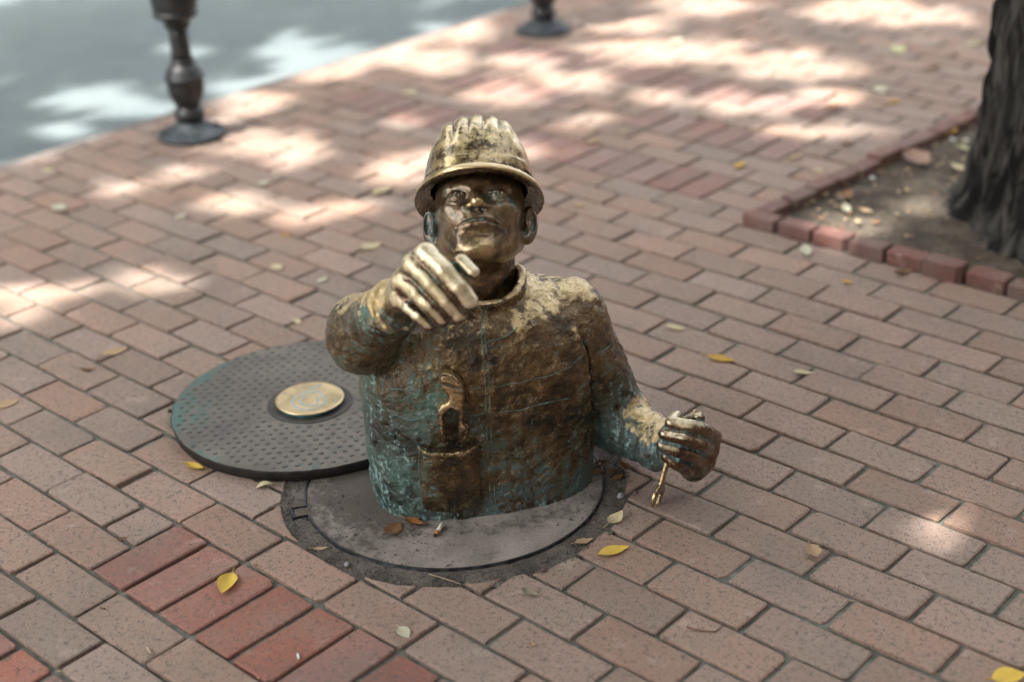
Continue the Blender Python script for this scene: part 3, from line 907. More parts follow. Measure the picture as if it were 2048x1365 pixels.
def bronze_part(name, f, lo, hi, h, mat, parent, wear_fn, lump=(), cavd=.010, lump_glint=.15):
    V, Q = polygonise(f, lo, hi, h)
    N = grad(f, V)
    cav = np.clip(1 - f((V + N * cavd).astype(np.float32)) / cavd, 0, 1)
    conv = np.clip(1 + f((V - N * cavd).astype(np.float32)) / cavd, 0, 1)
    LV, LA, V0 = np.zeros(len(V)), 1e-9, V
    for amp, s, seed in lump:
        nv = vnoise(V0, s, seed); V = V + N * (amp * nv)[:, None]; LV += amp * nv; LA += amp
    LV /= LA
    wear_glint, teal = wear_fn(V, N, cav, conv)
    wear_glint = wear_glint + lump_glint * LV; cav = np.clip(cav - lump_glint * .9 * LV, 0, 1)  # gold glints painted on lump tops over the real wear; verdigris in hollows
    W = V.copy(); W[:, 1] *= -1                       # the figure's frame has +y away from its front
    o = quick_mesh(name, W, Q[:, ::-1], mat, parent)
    attr(o, 'wear_glint', wear_glint); attr(o, 'teal', teal); attr(o, 'cav', cav)
    return o

fig = empty('bronze_workman_statue', tuple(ORG), math.atan2(ER[1], ER[0]))
tag(fig, 'bronze statue of a workman in a hard hat rising waist-deep from a manhole', 'statue')

# ---- jacket
TB = math.radians(12)
tw = np.array([math.cos(TB), -math.sin(TB)]); tn = np.array([math.sin(TB), math.cos(TB)])
WZ = [-.03, 0, .06, .14, .22, .30, .345, .385, .42, .46]
HA = [.222, .224, .226, .229, .232, .234, .226, .195, .145, .09]
HB = [.138, .141, .145, .150, .155, .153, .144, .125, .100, .07]
def torso(P, off=0.0):
    w = P[:, 2]
    a = P[:, 0] * tw[0] + P[:, 1] * tw[1]; b = P[:, 0] * tn[0] + P[:, 1] * tn[1]
    ha, hb = np.interp(w, WZ, HA) + off, np.interp(w, WZ, HB) + off
    e = 2.7
    rho = (np.abs(a / ha) ** e + np.abs(b / hb) ** e) ** (1 / e)
    r = np.sqrt(a * a + b * b) + 1e-6
    d = (rho - 1) * r / np.maximum(rho, .2) * .92
    d = smax(d, w - .43 - off, .05)
    return np.maximum(d, -w - .012).astype(np.float32)
SH1, EL1 = np.array([-.165, -.02, .345]), lv(729, 668, .12)
WR1 = lv(793, 612, .275)
SH2, EL2, WR2 = np.array([.183, -.035, .342]), lv(1236, 838, -.045) , lv(1318, 892, .055)
EL2 = np.array([EL2[0], EL2[1], max(EL2[2], .07)])
NECK_C = np.array([.022, .0])
def arms(P):
    d1 = smin(seg(P, SH1, EL1, .078, .070), seg(P, EL1, WR1 - (WR1 - EL1) * .08, .068, .043), .03)
    ax = (WR1 - EL1) / np.linalg.norm(WR1 - EL1)
    t = (P - EL1) @ ax.astype(np.float32); L = np.linalg.norm(WR1 - EL1)
    rad = nrm(P - EL1.astype(np.float32) - t[:, None] * ax.astype(np.float32))
    for p0, ex in ((L * .70, .0035), (L * .80, .004), (L * .905, .006), (L * .985, .0065)):     # gathered cuff
        rr = .068 + (.043 - .068) * np.clip(t / (L * .92), 0, 1) + ex
        d1 = smin(d1, np.sqrt((rad - rr + .006) ** 2 + (t - p0) ** 2) - .0065, .006)
    d2 = smin(seg(P, SH2, EL2, .076, .062), seg(P, EL2, WR2, .062, .049), .03)
    ax = (WR2 - EL2) / np.linalg.norm(WR2 - EL2); L = np.linalg.norm(WR2 - EL2)
    t = (P - EL2) @ ax.astype(np.float32); rad = nrm(P - EL2.astype(np.float32) - t[:, None] * ax.astype(np.float32))
    for p0, ex in ((L * .72, .001), (L * .97, .003), (L * 1.10, .0)):
        rr = .062 + (.049 - .062) * np.clip(t / L, 0, 1) + ex
        d2 = smin(d2, np.sqrt((rad - rr + .007) ** 2 + (t - p0) ** 2) - .0075, .008)
    return d1, d2
def jacket(P):
    d = torso(P)
    sh = smin(seg(P, (.0, -.015, .370), SH1 + np.array([.02, 0, .0]), .072, .074), seg(P, (.04, -.015, .372), SH2, .070, .074), .04)
    d = smin(d, sh, .035)
    d1, d2 = arms(P)
    d = smin(d, d1, .018); d = smin(d, d2, .014)
    # stand collar
    r = np.sqrt((P[:, 0] - NECK_C[0]) ** 2 + (P[:, 1] - NECK_C[1] - .012) ** 2)
    cr = .0815 - .06 * (P[:, 2] - .40)
    col = smax(r - cr, P[:, 2] - (.462 - .30 * P[:, 1] * (P[:, 1] > 0)), .008)
    col = smax(col, .33 - P[:, 2], .01)
    col = smin(col, np.sqrt((r - cr + .001) ** 2 + (P[:, 2] - (.458 - .30 * P[:, 1] * (P[:, 1] > 0))) ** 2) - .0042, .004)
    d = smin(d, col, .004)
    hole = smax(r - cr + .011, (.435 - .30 * P[:, 1] * (P[:, 1] > 0)) - P[:, 2], .004)
    d = smax(d, -hole, .004)
    # deep crease between body and hanging arm, fold at the bent elbow
    d = smax(d, -seg(P, lv(1163, 660, .055), lv(1190, 900, .02), .004, .012), .012)
    d = smax(d, -seg(P, lv(755, 715, .14), lv(835, 665, .15), .006, .008), .014)
    return d
def jacket_wear(V, N, cav, conv):
    u, v, w = V.T
    up = ss(N[:, 2], .05, .85)
    r2 = np.hypot(u - WR2[0] + .03, w - WR2[2] - .01)
    upt = ss(N[:, 2], .45, .95)
    neckr = np.hypot(u - NECK_C[0], v - .012)
    wear_glint = .80 * upt * ss(w, .34, .42) + .16 * ss(w, .27, .37) * ss(N[:, 1] + N[:, 2], .4, 1.2)
    wear_glint -= .6 * ss(.100 - neckr, 0, .012) * ss(w, .35, .38)
    wear_glint += .55 * ss(.100 - neckr, 0, .012) * ss(neckr, .066, .074) * ss(w, .425, .44)
    wear_glint += .95 * ss(up, .25, .8) * ss(.16 - np.hypot(u - .335, v - .05), 0, .10) * (w < .24)
    wear_glint += .38 * up * (v > .15) * ss(w, .35, .45)
    wear_glint += .30 * conv - .03
    wear_glint -= .25 * ss(.22 - w, 0, .15)
    teal = .26 + .42 * ss(.30 - w, 0, .30) * (.50 + .50 * ss(-u, -.16, .10)) + .50 * ss(-u, -.06, .12) * ss(.38 - w, 0, .15) + .10 * ss(.10 - w, 0, .1)
    teal += .45 * ss(.22 - np.hypot(u - .30, w - .09), 0, .12) * (u > .23)
    teal += .30 * ss(v, .16, .24) * ss(w, .40, .46)
    teal -= .26 * ss(w, .18, .32) * ss(u, -.10, .02)
    teal -= .30 * ss(.11 - np.hypot(u + .045, (w - .10) * .8), 0, .05)
    return wear_glint, teal
bronze_part('jacket', jacket, (-.32, -.21, -.012), (.42, .36, .60), .0026, M_jacket, fig, jacket_wear,
            lump=((.0036, 16, 1), (.0028, 42, 5), (.0016, 92, 9)), lump_glint=.75)

# ---- breast pocket
PK0, PK1 = lv(836, 890, .155), lv(957, 868, .155)
pu0, pu1, ptop = PK0[0], PK1[0], (PK0[2] + PK1[2]) / 2 - .004
def pocket(P):
    u, w = P[:, 0], P[:, 2]
    cu, hu = (pu0 + pu1) / 2, (pu1 - pu0) / 2
    topw = ptop - .009 * np.clip(1 - ((u - cu) / hu) ** 2, -1, 1)
    th = .009 + .015 * ss(w, .04, .17) * np.clip(1 - ((u - cu) / hu) ** 6, 0, 1)
    d = torso(P) - th
    edge = smax(np.abs(u - cu) - hu, w - topw, .01)
    edge = smax(edge, .020 + .012 * ((u - cu) / hu) ** 2 - w, .012)
    body = smax(d, edge, .008)
    lip = np.sqrt(np.maximum(np.abs(w - topw + .003) - .002, 0) ** 2 + np.maximum(np.abs(d) - .001, 0) ** 2) - .0032
    lip = smax(lip, np.abs(u - cu) - hu - .002, .004)
    return smin(body, lip, .004)
def pocket_wear(V, N, cav, conv):
    lip = ss(.022 - np.abs(V[:, 2] - (ptop - .012)), 0, .012)
    return .28 * lip * ss(conv, .1, .5) + .15 * conv, .42 - .6 * ss(V[:, 0], pu0 + .02, pu0 + .06)*ss(V[:,2],.05,.08)
bronze_part('breast_pocket', pocket, (pu0 - .03, .06, .0), (pu1 + .03, .215, ptop + .02), .0020, M_jacket, fig, pocket_wear, lump=((.0018, 45, 3), (.0010, 110, 4)))

# ---- head and neck
HC = np.array([.0205, -.002, .560]); HT = math.radians(39)
HFv, HUv = np.array([0, math.cos(HT), math.sin(HT)]), np.array([0, -math.sin(HT), math.cos(HT)])
def hl(P):
    q = P - HC.astype(np.float32)
    return np.stack([q[:, 0], q @ HFv.astype(np.float32), q @ HUv.astype(np.float32)], 1).astype(np.float32)
def face_base(q):
    a = q.copy(); a[:, 0] = np.abs(a[:, 0])
    d = ell(q, (0, -.012, .050), (.084, .104, .092))
    d = smin(d, ell(q, (0, .034, -.004), (.076, .074, .088)), .03)
    d = smin(d, ell(q, (0, .040, -.048), (.063, .052, .042)), .025)
    d = smin(d, seg(a, (.062, .004, -.042), (.025, .078, -.074), .020, .020), .025)      # jaw line
    d = smin(d, ell(q, (0, .086, -.075), (.026, .021, .018)), .014)                       # chin
    d = smin(d, ell(a, (.047, .066, .000), (.024, .024, .018)), .020)                     # cheek bones
    d = smin(d, seg(a, (0, .090, .047), (.052, .074, .045), .012, .011), .012)            # brow
    return smin(d, ell(q, (0, .082, -.027), (.036, .019, .022)), .014)                    # muzzle
def fs(x, h):
    """how far forward the plain face surface lies"""
    t = np.linspace(.14, .03, 221, dtype=np.float32)
    q = np.stack([np.full_like(t, x), t, np.full_like(t, h)], 1); d = face_base(q)
    return float(t[np.argmax(d < 0)])
def on_face(pts, out): return [(x, fs(x, h) + out, h) for x, h in pts]
E0 = -.004
EYE_F = fs(.036, .0215) - .0165
LID_U = [(.0155, .0250), (.025, .0315), (.036, .0335), (.048, .0295), (.057, .0232)]
LID_L = [(.0155, .0235), (.026, .0150), (.037, .0125), (.048, .0165), (.057, .0232)]
def lid_pts(L, out): return [(x, EYE_F + math.sqrt(max(1e-6, .0200 ** 2 - (x - .0365) ** 2 - (h - .0255) ** 2)) + out if abs(x - .0365) < .017 else EYE_F + .004, h + E0) for x, h in L]
MOUTH = on_face([(0, -.0255), (.013, -.0258), (.027, -.0295), (.040, -.0360)], -.0002)
LIP_U = on_face([(0, -.0205), (.010, -.0200), (.024, -.0250), (.038, -.0340)], -.0012)
LIP_L = on_face([(0, -.0325), (.013, -.0335), (.026, -.0365), (.037, -.0380)], -.0024)
FOLD = on_face([(.019, -.002), (.032, -.014), (.044, -.032)], .0006)
CREASE = on_face([(0, -.0480), (.018, -.0490)], .0022)
def head(P):
    q = hl(P); a = q.copy(); a[:, 0] = np.abs(a[:, 0])
    d = face_base(q)
    d = smax(d, -ell(a, (.0355, EYE_F + .024, .0255 + E0), (.0225, .0150, .0135)), .010)
    d = smin(d, sph(a, (.0365, EYE_F, .0255 + E0), .0187), .0015)
    d = smin(d, chain(a, lid_pts(LID_U, .001), [.0022, .0028, .0030, .0028, .002]), .0018)
    d = smin(d, chain(a, lid_pts(LID_L, .0), [.0018, .0020, .0022, .0020, .0018]), .0018)
    rg = np.hypot(a[:, 0] - .0365, a[:, 2] - .0275 - E0)
    d = np.where(a[:, 1] > EYE_F, smax(d, -np.maximum(np.abs(rg - .0075) - .0008, EYE_F + .0165 - a[:, 1]), .001), d)
    d = smax(d, -sph(a, (.0365, EYE_F + .0210, .0275 + E0), .0036), .0015)
    n0 = .006                                                                              # nose: a wedge with a flat underside
    nose = seg(q, (0, .086, .042), (0, .1180, -.001 + n0), .0075, .0102)
    nose = smin(nose, ell(q, (0, .1180, -.002 + n0), (.0110, .0095, .0080)), .005)
    nose = smin(nose, ell(a, (.0138, .1040, -.006 + n0), (.0088, .0120, .0080)), .005)
    nose = smax(nose, -.0105 + n0 - q[:, 2] - .20 * (q[:, 1] - .105), .003)
    d = smin(d, nose, .006)
    d = smax(d, -ell(a, (.0078, .1085, -.0125 + n0), (.0044, .0068, .0050)), .002)
    d = smin(d, chain(a, LIP_U, [.0026, .0030, .0026, .0010]), .006)                        # mouth: long, closed, corners turned down
    d = smin(d, chain(a, LIP_L, [.0062, .0058, .0042, .0014]), .005)
    d = smax(d, -chain(a, MOUTH, [.0020, .0020, .0020, .0016]), .002)
    d = smax(d, -chain(a, CREASE, [.0028, .0020]), .009)
    # ears
    ear = ell(a, (.0940, -.004, -.004), (.0150, .0175, .0350))
    ear = smax(ear, -ell(a, (.0985, .0130, .001), (.0085, .0145, .0250)), .003)
    ear = smin(ear, ell(a, (.0880, .000, -.034), (.0095, .0125, .0110)), .006)
    ear = smin(ear, seg(a, (.0955, -.002, .014), (.0930, .003, -.014), .0036, .0042), .004)
    d = smin(d, ear, .007)
    neck = seg(P, (NECK_C[0], -.004, .36), (HC[0], -.022, .555), .063, .062)
    neck = smin(neck, seg(P, (NECK_C[0], .035, .39), (HC[0], .052, .505), .020, .018), .03)
    return smin(d, neck, .022)
def head_wear(V, N, cav, conv):
    q = hl(V.astype(np.float32)); x, f_, h_ = q.T
    wear_glint = .85 * ss(.026 - np.sqrt(x ** 2 + (f_ - .120) ** 2 + (h_ + .001) ** 2), 0, .014)
    wear_glint += .44 * ss(.046 - np.sqrt((x * .8) ** 2 + (f_ - .097) ** 2 + (h_ + .072) ** 2), 0, .03)
    wear_glint += .25 * ss(-h_, .03, .07) * ss(f_, .02, .08) + .08 * conv
    wear_glint += .12 * ss(np.abs(x), .05, .08) * ss(f_, 0, .05)
    teal = .16 * ss(.045 - np.abs(h_ - .0), 0, .04) * ss(f_, .05, .09) + .35 * (np.abs(x) > .085)
    teal += .12 * ss(.03 - np.sqrt(x ** 2 + (f_ - .10) ** 2 + (h_ + .02) ** 2), 0, .02) + .20 * ss(-x, 0, .06)
    teal -= .35 * ss(-h_, .02, .06)
    return wear_glint, teal
bronze_part('head', head, (-.10, -.15, .36), (.14, .18, .70), .0019, M_head, fig, head_wear, lump=((.0012, 40, 2), (.0006, 110, 3)), cavd=.007)

# ---- hard hat
def helmet(P):
    q = hl(P); x, f_, h_ = q.T
    c = (0, -.004, .062)
    sr = np.array([.1015, .126, .137], np.float32); qq = np.abs((q - np.array(c, np.float32)) / sr)
    rho = (qq ** 2.35).sum(1) ** (1 / 2.35); dome = (rho - 1) * nrm(q - np.array(c, np.float32)) / np.maximum(rho, .2)
    rib = np.abs(np.cos(math.pi * x / .0285))
    dome = dome - .0070 * rib ** .8 * ss(.074 - np.abs(x), 0, .010) * ss(h_, .112, .172)
    band = np.abs(h_ - .086) - .010
    dome = dome - .0018 * ss(-band, -.002, .002)
    dome = smax(dome, .060 - h_, .004)
    # brim: a flaring skirt with a rolled edge
    th = np.arctan2(x / .118, (f_ + .004) / .150)
    rb = np.hypot(x / .118, (f_ + .004) / np.where(f_ > 0, .165, .146))
    hb = .066 - .020 * (rb - .80) / .2 * (1.0 - .35 * np.cos(th)) + .004 * np.cos(th)
    br = smax(np.abs(h_ - hb) - .0042, (rb - 1.0) * .125, .004)
    br = smax(br, (.70 - rb) * .12, .004)
    roll = np.sqrt(((rb - .985) * .125) ** 2 + (h_ - hb) ** 2) - .0070
    d = smin(dome, smin(br, roll, .004), .010)
    inner = ell(q, c, (.0895, .114, .128))
    return smax(d, -inner, .004)
def helmet_wear(V, N, cav, conv):
    q = hl(V.astype(np.float32)); x, f_, h_ = q.T
    out = ss(N[:, 2] + .25 * N[:, 1], -.15, .25)
    wear_glint = (.72 + .12 * ss(h_, .12, .17)) * out - .20 * ss(.022 - np.abs(h_ - .105), 0, .018) * ss(f_, 0, .05) - .12 * ss(.015 - np.abs(h_ - .080), 0, .01)
    rb = np.hypot(x / .118, (f_ + .004) / .155)
    wear_glint += .45 * ss(rb, .93, .985)
    wear_glint -= .9 * (1 - out) * (rb < .95)
    return wear_glint, .0 * x + .12 * (h_ < .1)
bronze_part('hard_hat', helmet, (-.115, -.24, .53), (.16, .16, .80), .0021, M_helmet, fig, helmet_wear, lump=((.0012, 22, 2), (.0005, 90, 4)), cavd=.008)

# ---- raised hand, closed round nothing, its fingers falling forward
F1 = [([(852, 508, .335), (888, 542, .372), (916, 574, .384), (938, 604, .386)], [.0168, .0166, .0164, .0152]),
      ([(826, 530, .335), (864, 568, .372), (893, 601, .384), (917, 630, .386)], [.0168, .0165, .0162, .0150]),
      ([(806, 562, .330), (836, 588, .364), (862, 613, .376), (884, 636, .376)], [.0164, .0160, .0154, .0142]),
      ([(801, 600, .325), (820, 615, .348), (838, 631, .358), (856, 648, .360)], [.0144, .0140, .0134, .0122])]
F1 = [([lv(*p) for p in pts], r) for pts, r in F1]
PALM1 = [lv(815, 585, .315), lv(845, 575, .325)]
TH1 = [lv(850, 590, .33), lv(903, 540, .340), lv(922, 524, .348), lv(945, 546, .366)]
def hand1(P):
    d = seg(P, WR1 - (WR1 - EL1) * .15, lv(812, 592, .31), .031, .032)
    for pts, r in F1: d = smin(d, seg(P, lv(800, 600, .29), pts[0], .022, r[0] + .001), .014)
    d = smin(d, seg(P, PALM1[0], PALM1[1], .03, .026), .015)
    for pts, r in F1:
        tip = pts[-1] + (np.array([-.012, -.034, .004]))
        d = smin(d, chain(P, pts + [tip], r + [r[-1] * .9], .006), .0085)
    d = smin(d, chain(P, TH1, [.017, .0142, .0130, .0116], .006), .008)
    return d
def hand_wear1(V, N, cav, conv):
    return .85 * ss(N[:, 1] * .6 + N[:, 2], -.15, .45) - 1.3 * cav, .25 + .25 * cav - .2 * (V[:, 1] > .34)
bronze_part('raised_hand', hand1, (-.155, .22, .44), (.05, .44, .66), .0018, M_hand, fig, hand_wear1, lump=((.0008, 60, 2), (.0004, 160, 3)), cavd=.006)

# ---- lowered fist
F2 = [([(1426, 876, .085), (1412, 862, .115), (1378, 853, .140), (1343, 847, .135)], [.0168, .0142, .0138, .0128]),
      ([(1420, 900, .090), (1402, 888, .125), (1365, 876, .150), (1330, 868, .142)], [.0168, .0142, .0138, .0126]),
      ([(1406, 925, .090), (1388, 914, .125), (1355, 902, .150), (1325, 890, .142)], [.0162, .0140, .0134, .0122]),
      ([(1386, 948, .085), (1372, 938, .120), (1352, 928, .142), (1333, 914, .135)], [.0148, .0130, .0124, .0112])]
F2 = [([lv(*p) for p in pts], r) for pts, r in F2]
TH2 = [lv(1350, 862, .06), lv(1378, 845, .085), lv(1397, 837, .100)]
HB2 = lv(1392, 908, .078)
def hand2(P):
    d = seg(P, WR2 - (WR2 - EL2) * .2, lv(1355, 898, .075), .038, .036)
    d = smin(d, ell(P, HB2, (.042, .036, .054)), .02)
    for pts, r in F2:
        d = smin(d, seg(P, lv(1352, 895, .075), pts[0], .022, r[0]), .016)
    for pts, r in F2:
        tip = pts[-1] + np.array([.012, -.030, -.002])
        d = smin(d, chain(P, pts + [tip], r + [r[-1] * .9], .006), .0042)
    d = smin(d, chain(P, TH2, [.016, .0145, .0125], .006), .007)
    return d
def hand_wear2(V, N, cav, conv):
    wtop = ss(V[:, 2], .08, .17)
    return .16 + .55 * wtop * ss(N[:, 2] + .3 * N[:, 1], .0, .8) + .10 * conv - 1.3 * cav - .25 * ss(V[:, 0], .41, .45), .20 + .55 * cav + .2 * ss(.37 - V[:, 0], 0, .03)
bronze_part('lowered_fist', hand2, (.28, .0, .02), (.48, .19, .20), .0018, M_hand, fig, hand_wear2, lump=((.0008, 60, 5), (.0004, 160, 3)), cavd=.006)

# ---- tools: outline plates with rounded edges, built from implicit outlines
def poly_sd(q, poly):
    """signed distance to a polygon in 2D"""
    poly = np.asarray(poly, np.float32); d = np.full(len(q), 1e9, np.float32); s = np.ones(len(q), bool)
    n = len(poly); inside = np.zeros(len(q), bool)
    for i in range(n):
        a, b = poly[i], poly[(i + 1) % n]; e = b - a; w = q - a
        t = np.clip((w @ e) / (e @ e + 1e-12), 0, 1); d = np.minimum(d, ((w - t[:, None] * e) ** 2).sum(1))
        c = (a[1] > q[:, 1]) != (b[1] > q[:, 1])
        xi = a[0] + (q[:, 1] - a[1]) * e[0] / (e[1] if abs(e[1]) > 1e-9 else 1e-9)
        inside ^= c & (q[:, 0] < xi)
    d = np.sqrt(d); return np.where(inside, -d, d)
zz = lambda x, y: (600 + x * .32234, 460 + y * .32234)
WR_OUT = [(865, 935), (880, 915), (910, 908), (945, 918), (985, 950), (1012, 985), (1022, 1030), (1022, 1190), (1055, 1222), (1062, 1250), (1030, 1300), (985, 1300), (977, 1270), (975, 1170), (960, 1130), (937, 1115), (912, 1130), (898, 1170), (905, 1310), (850, 1320), (863, 1250), (865, 1212), (850, 1200), (845, 1120), (880, 1085), (908, 1072), (915, 1048), (900, 1020), (876, 990), (862, 955)]
PKV = .191
wp2 = np.array([lv(*zz(*p), PKV)[[0, 2]] for p in WR_OUT])
cut_a, cut_b = [lv(*zz(*p), PKV)[[0, 2]] for p in ((895, 968), (1010, 1000))]
def pocket_wrench(P):
    q = P[:, [0, 2]]
    d2 = poly_sd(q, wp2)
    # follows the chest: flat plate leaning with the jacket front
    vv = P[:, 1] - (PKV - .004 - .16 * np.maximum(P[:, 2] - .22, 0))
    d = smax(d2 + .001, np.abs(vv) - .014, .006)
    ba = cut_b - cut_a; t = np.clip(((q - cut_a) @ ba) / (ba @ ba), 0, 1)
    line = nrm(q - cut_a - t[:, None] * ba)
    d = smax(d, -np.maximum(line - .0025, np.abs(vv - .014) - .004), .003)
    return d
def tool_wear(V, N, cav, conv):
    return .50 + .25 * ss(N[:, 2], 0, .8) + .40 * conv - .9 * cav, 0 * V[:, 0] + .15 + .5 * cav
lo = (wp2[:, 0].min() - .01, PKV - .05, wp2[:, 1].min() - .01); hi = (wp2[:, 0].max() + .01, PKV + .02, wp2[:, 1].max() + .01)
bronze_part('pocket_wrench', pocket_wrench, lo, hi, .0014, M_tool, fig, tool_wear, lump=((.0008, 60, 2),), cavd=.005)

# spanner held in the fist: bar and two-pronged jaw in one slanting plane
A0, A1 = lv(1386, 830, .085), lv(1331, 938, .125)
J0, J1 = lv(1318, 972, .132), lv(1306, 1026, .140)
sp_n = np.array([.86, .42, .12]); sp_n /= np.linalg.norm(sp_n)
axs = (J1 - A1) / np.linalg.norm(J1 - A1); sp_b = np.cross(sp_n, axs); sp_b /= np.linalg.norm(sp_b); sp_n2 = np.cross(axs, sp_b)
def spanner(P):
    q = P - A1.astype(np.float32)
    s, t, n_ = q @ axs.astype(np.float32), q @ sp_b.astype(np.float32), q @ sp_n2.astype(np.float32)
    L = np.linalg.norm(J1 - A1)
    q2 = np.stack([s, t], 1)
    shaft = np.maximum(np.abs(t) - .0085, np.maximum(s - L * .50, -.06 - s))
    head_ = nrm(q2 - np.array([L * .62, 0], np.float32)) - .026
    jaw = np.maximum(np.abs(t - .002) - .0120, L * .58 - s)
    d2 = smin(shaft, head_, .008); d2 = smax(d2, -jaw, .003)
    return smax(d2, np.abs(n_) - .0038, .0025)
def spanner_top(P):
    return smax(seg(P, A0, A0 + (A0 - A1) * .06, .007, .004), -(P[:, 2] - .02), .002)
def held(P): return smin(spanner(P), spanner_top(P), .001)
def span_wear(V, N, cav, conv): return .75 + 0 * V[:, 0], 0 * V[:, 0] + .05
bronze_part('held_spanner', held, (.27, .05, -.002), (.45, .20, .20), .0013, M_tool, fig, span_wear, cavd=.004)

# ---- zip and stitched seams: thin cords half sunk in the jacket surface
from mathutils.bvhtree import BVHTree
_dg = [fig.children[k] for k in range(len(fig.children)) if fig.children[k].name.split('.')[0] in ('jacket', 'breast_pocket')]
BV = []
for _o in _dg:
    _me = _o.data; _co = np.empty(len(_me.vertices) * 3, np.float32); _me.vertices.foreach_get('co', _co)
    BV.append(BVHTree.FromPolygons(_co.reshape(-1, 3).tolist(), [tuple(p.vertices) for p in _me.polygons]))
CL = to_loc(CAM)
def seam(name, pix, rad=.0012, sink=.0004):
    pts = []
    for k in range(len(pix) - 1):
        a, b = np.array(pix[k], float), np.array(pix[k + 1], float)
        n = max(2, int(np.linalg.norm(b - a) / 5))
        for s_ in range(n): pts.append(a + (b - a) * s_ / n)
    pts.append(np.array(pix[-1], float))
    out = []
    wob = rng.uniform(0, 50)
    for k, p in enumerate(pts):
        p = p + np.array([1.3 * mnoise.noise(Vector((k * .21, wob, 0))), 1.3 * mnoise.noise(Vector((k * .21, wob, 9)))])
        d = ray(p[0], p[1]); d = d / np.linalg.norm(d); dl = Vector((d @ ER, -(d @ EF), d[2]))
        best = None
        for B_ in BV:
            hit = B_.ray_cast(Vector((CL[0], -CL[1], CL[2])), dl)
            if hit[0] is not None and (best is None or hit[3] < best[3]): best = hit
        if best is not None:
            q = best[0] + dl * sink; out.append(np.array((q.x, -q.y, q.z)))
    runs = [[]]
    for q in out:
        if runs[-1] and np.linalg.norm(q - runs[-1][-1]) > .03: runs.append([])
        runs[-1].append(q)
    for run in runs:
        if len(run) < 3: continue
        V, Fc = tube([(q[0], -q[1], q[2]) for q in run], [rad * max(.12, min(1.2, .75 + 1.3 * mnoise.noise(Vector((k_ * .17, len(run), 3))))) for k_ in range(len(run))], 6)
        mesh_obj(name, V, Fc, M_seam, fig, smooth=True)
seam('zip_edge', [(963, 618), (963, 680), (968, 720), (971, 780), (973, 860), (977, 940), (983, 1022)])
seam('zip_edge', [(970, 618), (970, 685), (976, 725), (979, 780), (981, 860), (986, 940), (992, 1020)])
seam('seam', [(985, 776), (1040, 765), (1100, 752), (1140, 735), (1166, 710)])
seam('seam', [(985, 827), (1040, 820), (1100, 805), (1145, 795), (1172, 765)])
seam('seam', [(780, 778), (830, 782), (866, 780)])
seam('seam', [(940, 780), (968, 776)])
seam('seam', [(782, 828), (820, 840), (866, 836)])
seam('seam', [(935, 832), (970, 828)])
seam('seam', [(975, 684), (1010, 675), (1035, 655)], .0018)
seam('seam', [(838, 890), (838, 940), (842, 1000)], .0010)
seam('sleeve_seam', [(1194, 710), (1222, 690), (1230, 668)], .0012)
seam('sleeve_seam', [(1200, 755), (1228, 735), (1240, 712)], .0012)
seam('cuff_seam', [(1338, 850), (1322, 868), (1312, 900), (1314, 930)], .0022)

# ------------------------------------------------------------------ bollards
def make_bollard():
    root = empty('iron_bollard')
    sq = lambda prof: [(r * .94, .104 + (z - .104) * .82) if z > .1035 else (r * .92, z) for r, z in prof]
    V, Fc = lathe([(.112, .0), (.116, .008), (.113, .018), (.100, .023), (.085, .027), (.066, .036), (.054, .046), (.046, .056)], 40)
    base = mesh_obj('base_plate', V, Fc, M_bluebase, root, smooth=True)
    for k in range(4):
        a = math.pi / 4 + k * math.pi / 2 + .3
        V, Fc = lathe([(.012, .018), (.012, .030), (.008, .034)], 6)
        mesh_obj('bolt', [(v[0] + .09 * math.cos(a), v[1] + .09 * math.sin(a), v[2]) for v in V], Fc, M_bluebase, base)
    V, Fc = lathe([(.040, .05), (.040, .060), (.049, .066), (.053, .078), (.051, .092), (.043, .100), (.040, .108)], 32)
    mesh_obj('collar', V, Fc, M_black, root, smooth=True)
    V, Fc = lathe(sq([(.038, .104), (.046, .118), (.058, .145), (.065, .175), (.067, .205), (.067, .222), (.071, .226), (.071, .238), (.066, .242), (.064, .256), (.055, .274), (.044, .286), (.040, .292)]), 32)
    mesh_obj('bowl', V, Fc, M_black, root, smooth=True)
    V, Fc = lathe(sq([(.038, .288), (.044, .293), (.044, .303), (.037, .307)]), 32); mesh_obj('ring', V, Fc, M_black, root, smooth=True)
    fl = lambda a, z: 1.0 - .055 * (.5 + .5 * math.cos(a * 12))
    V, Fc = lathe(sq([(.038, .304), (.036, .34), (.034, .40), (.036, .44)]), 96, fl); mesh_obj('shaft', V, Fc, M_black, root, smooth=True)
    V, Fc = lathe(sq([(.036, .436), (.046, .442), (.048, .452), (.044, .46), (.052, .468), (.072, .482), (.080, .492), (.080, .504), (.074, .508), (.079, .520), (.082, .55), (.082, .80), (.088, .806), (.088, .826), (.078, .832)]), 32)
    mesh_obj('upper_post', V, Fc, M_black, root, smooth=True)
    V, Fc = lathe(sq([(.060, .83), (.045, .845), (.040, .86), (.060, .875), (.072, .905), (.066, .94), (.045, .965), (.012, .975)]), 32)
    mesh_obj('finial', V, Fc, M_black, root, smooth=True)
    return root
bol = make_bollard()
g1, g2 = gnd(385, 272), gnd(1088, 64)
bol.location = (g1[0], g1[1], 0); bol2 = copy_tree(bol); bol2.location = (g2[0], g2[1], 0); bol2.rotation_euler = (0, 0, .4)
tag(bol, 'nearer black iron bollard at the road edge with its fluted shaft in view', 'bollard', 'bollards along the road edge')
tag(bol2, 'black iron bollard farther along the road edge, only its round base and foot showing', 'bollard', 'bollards along the road edge')

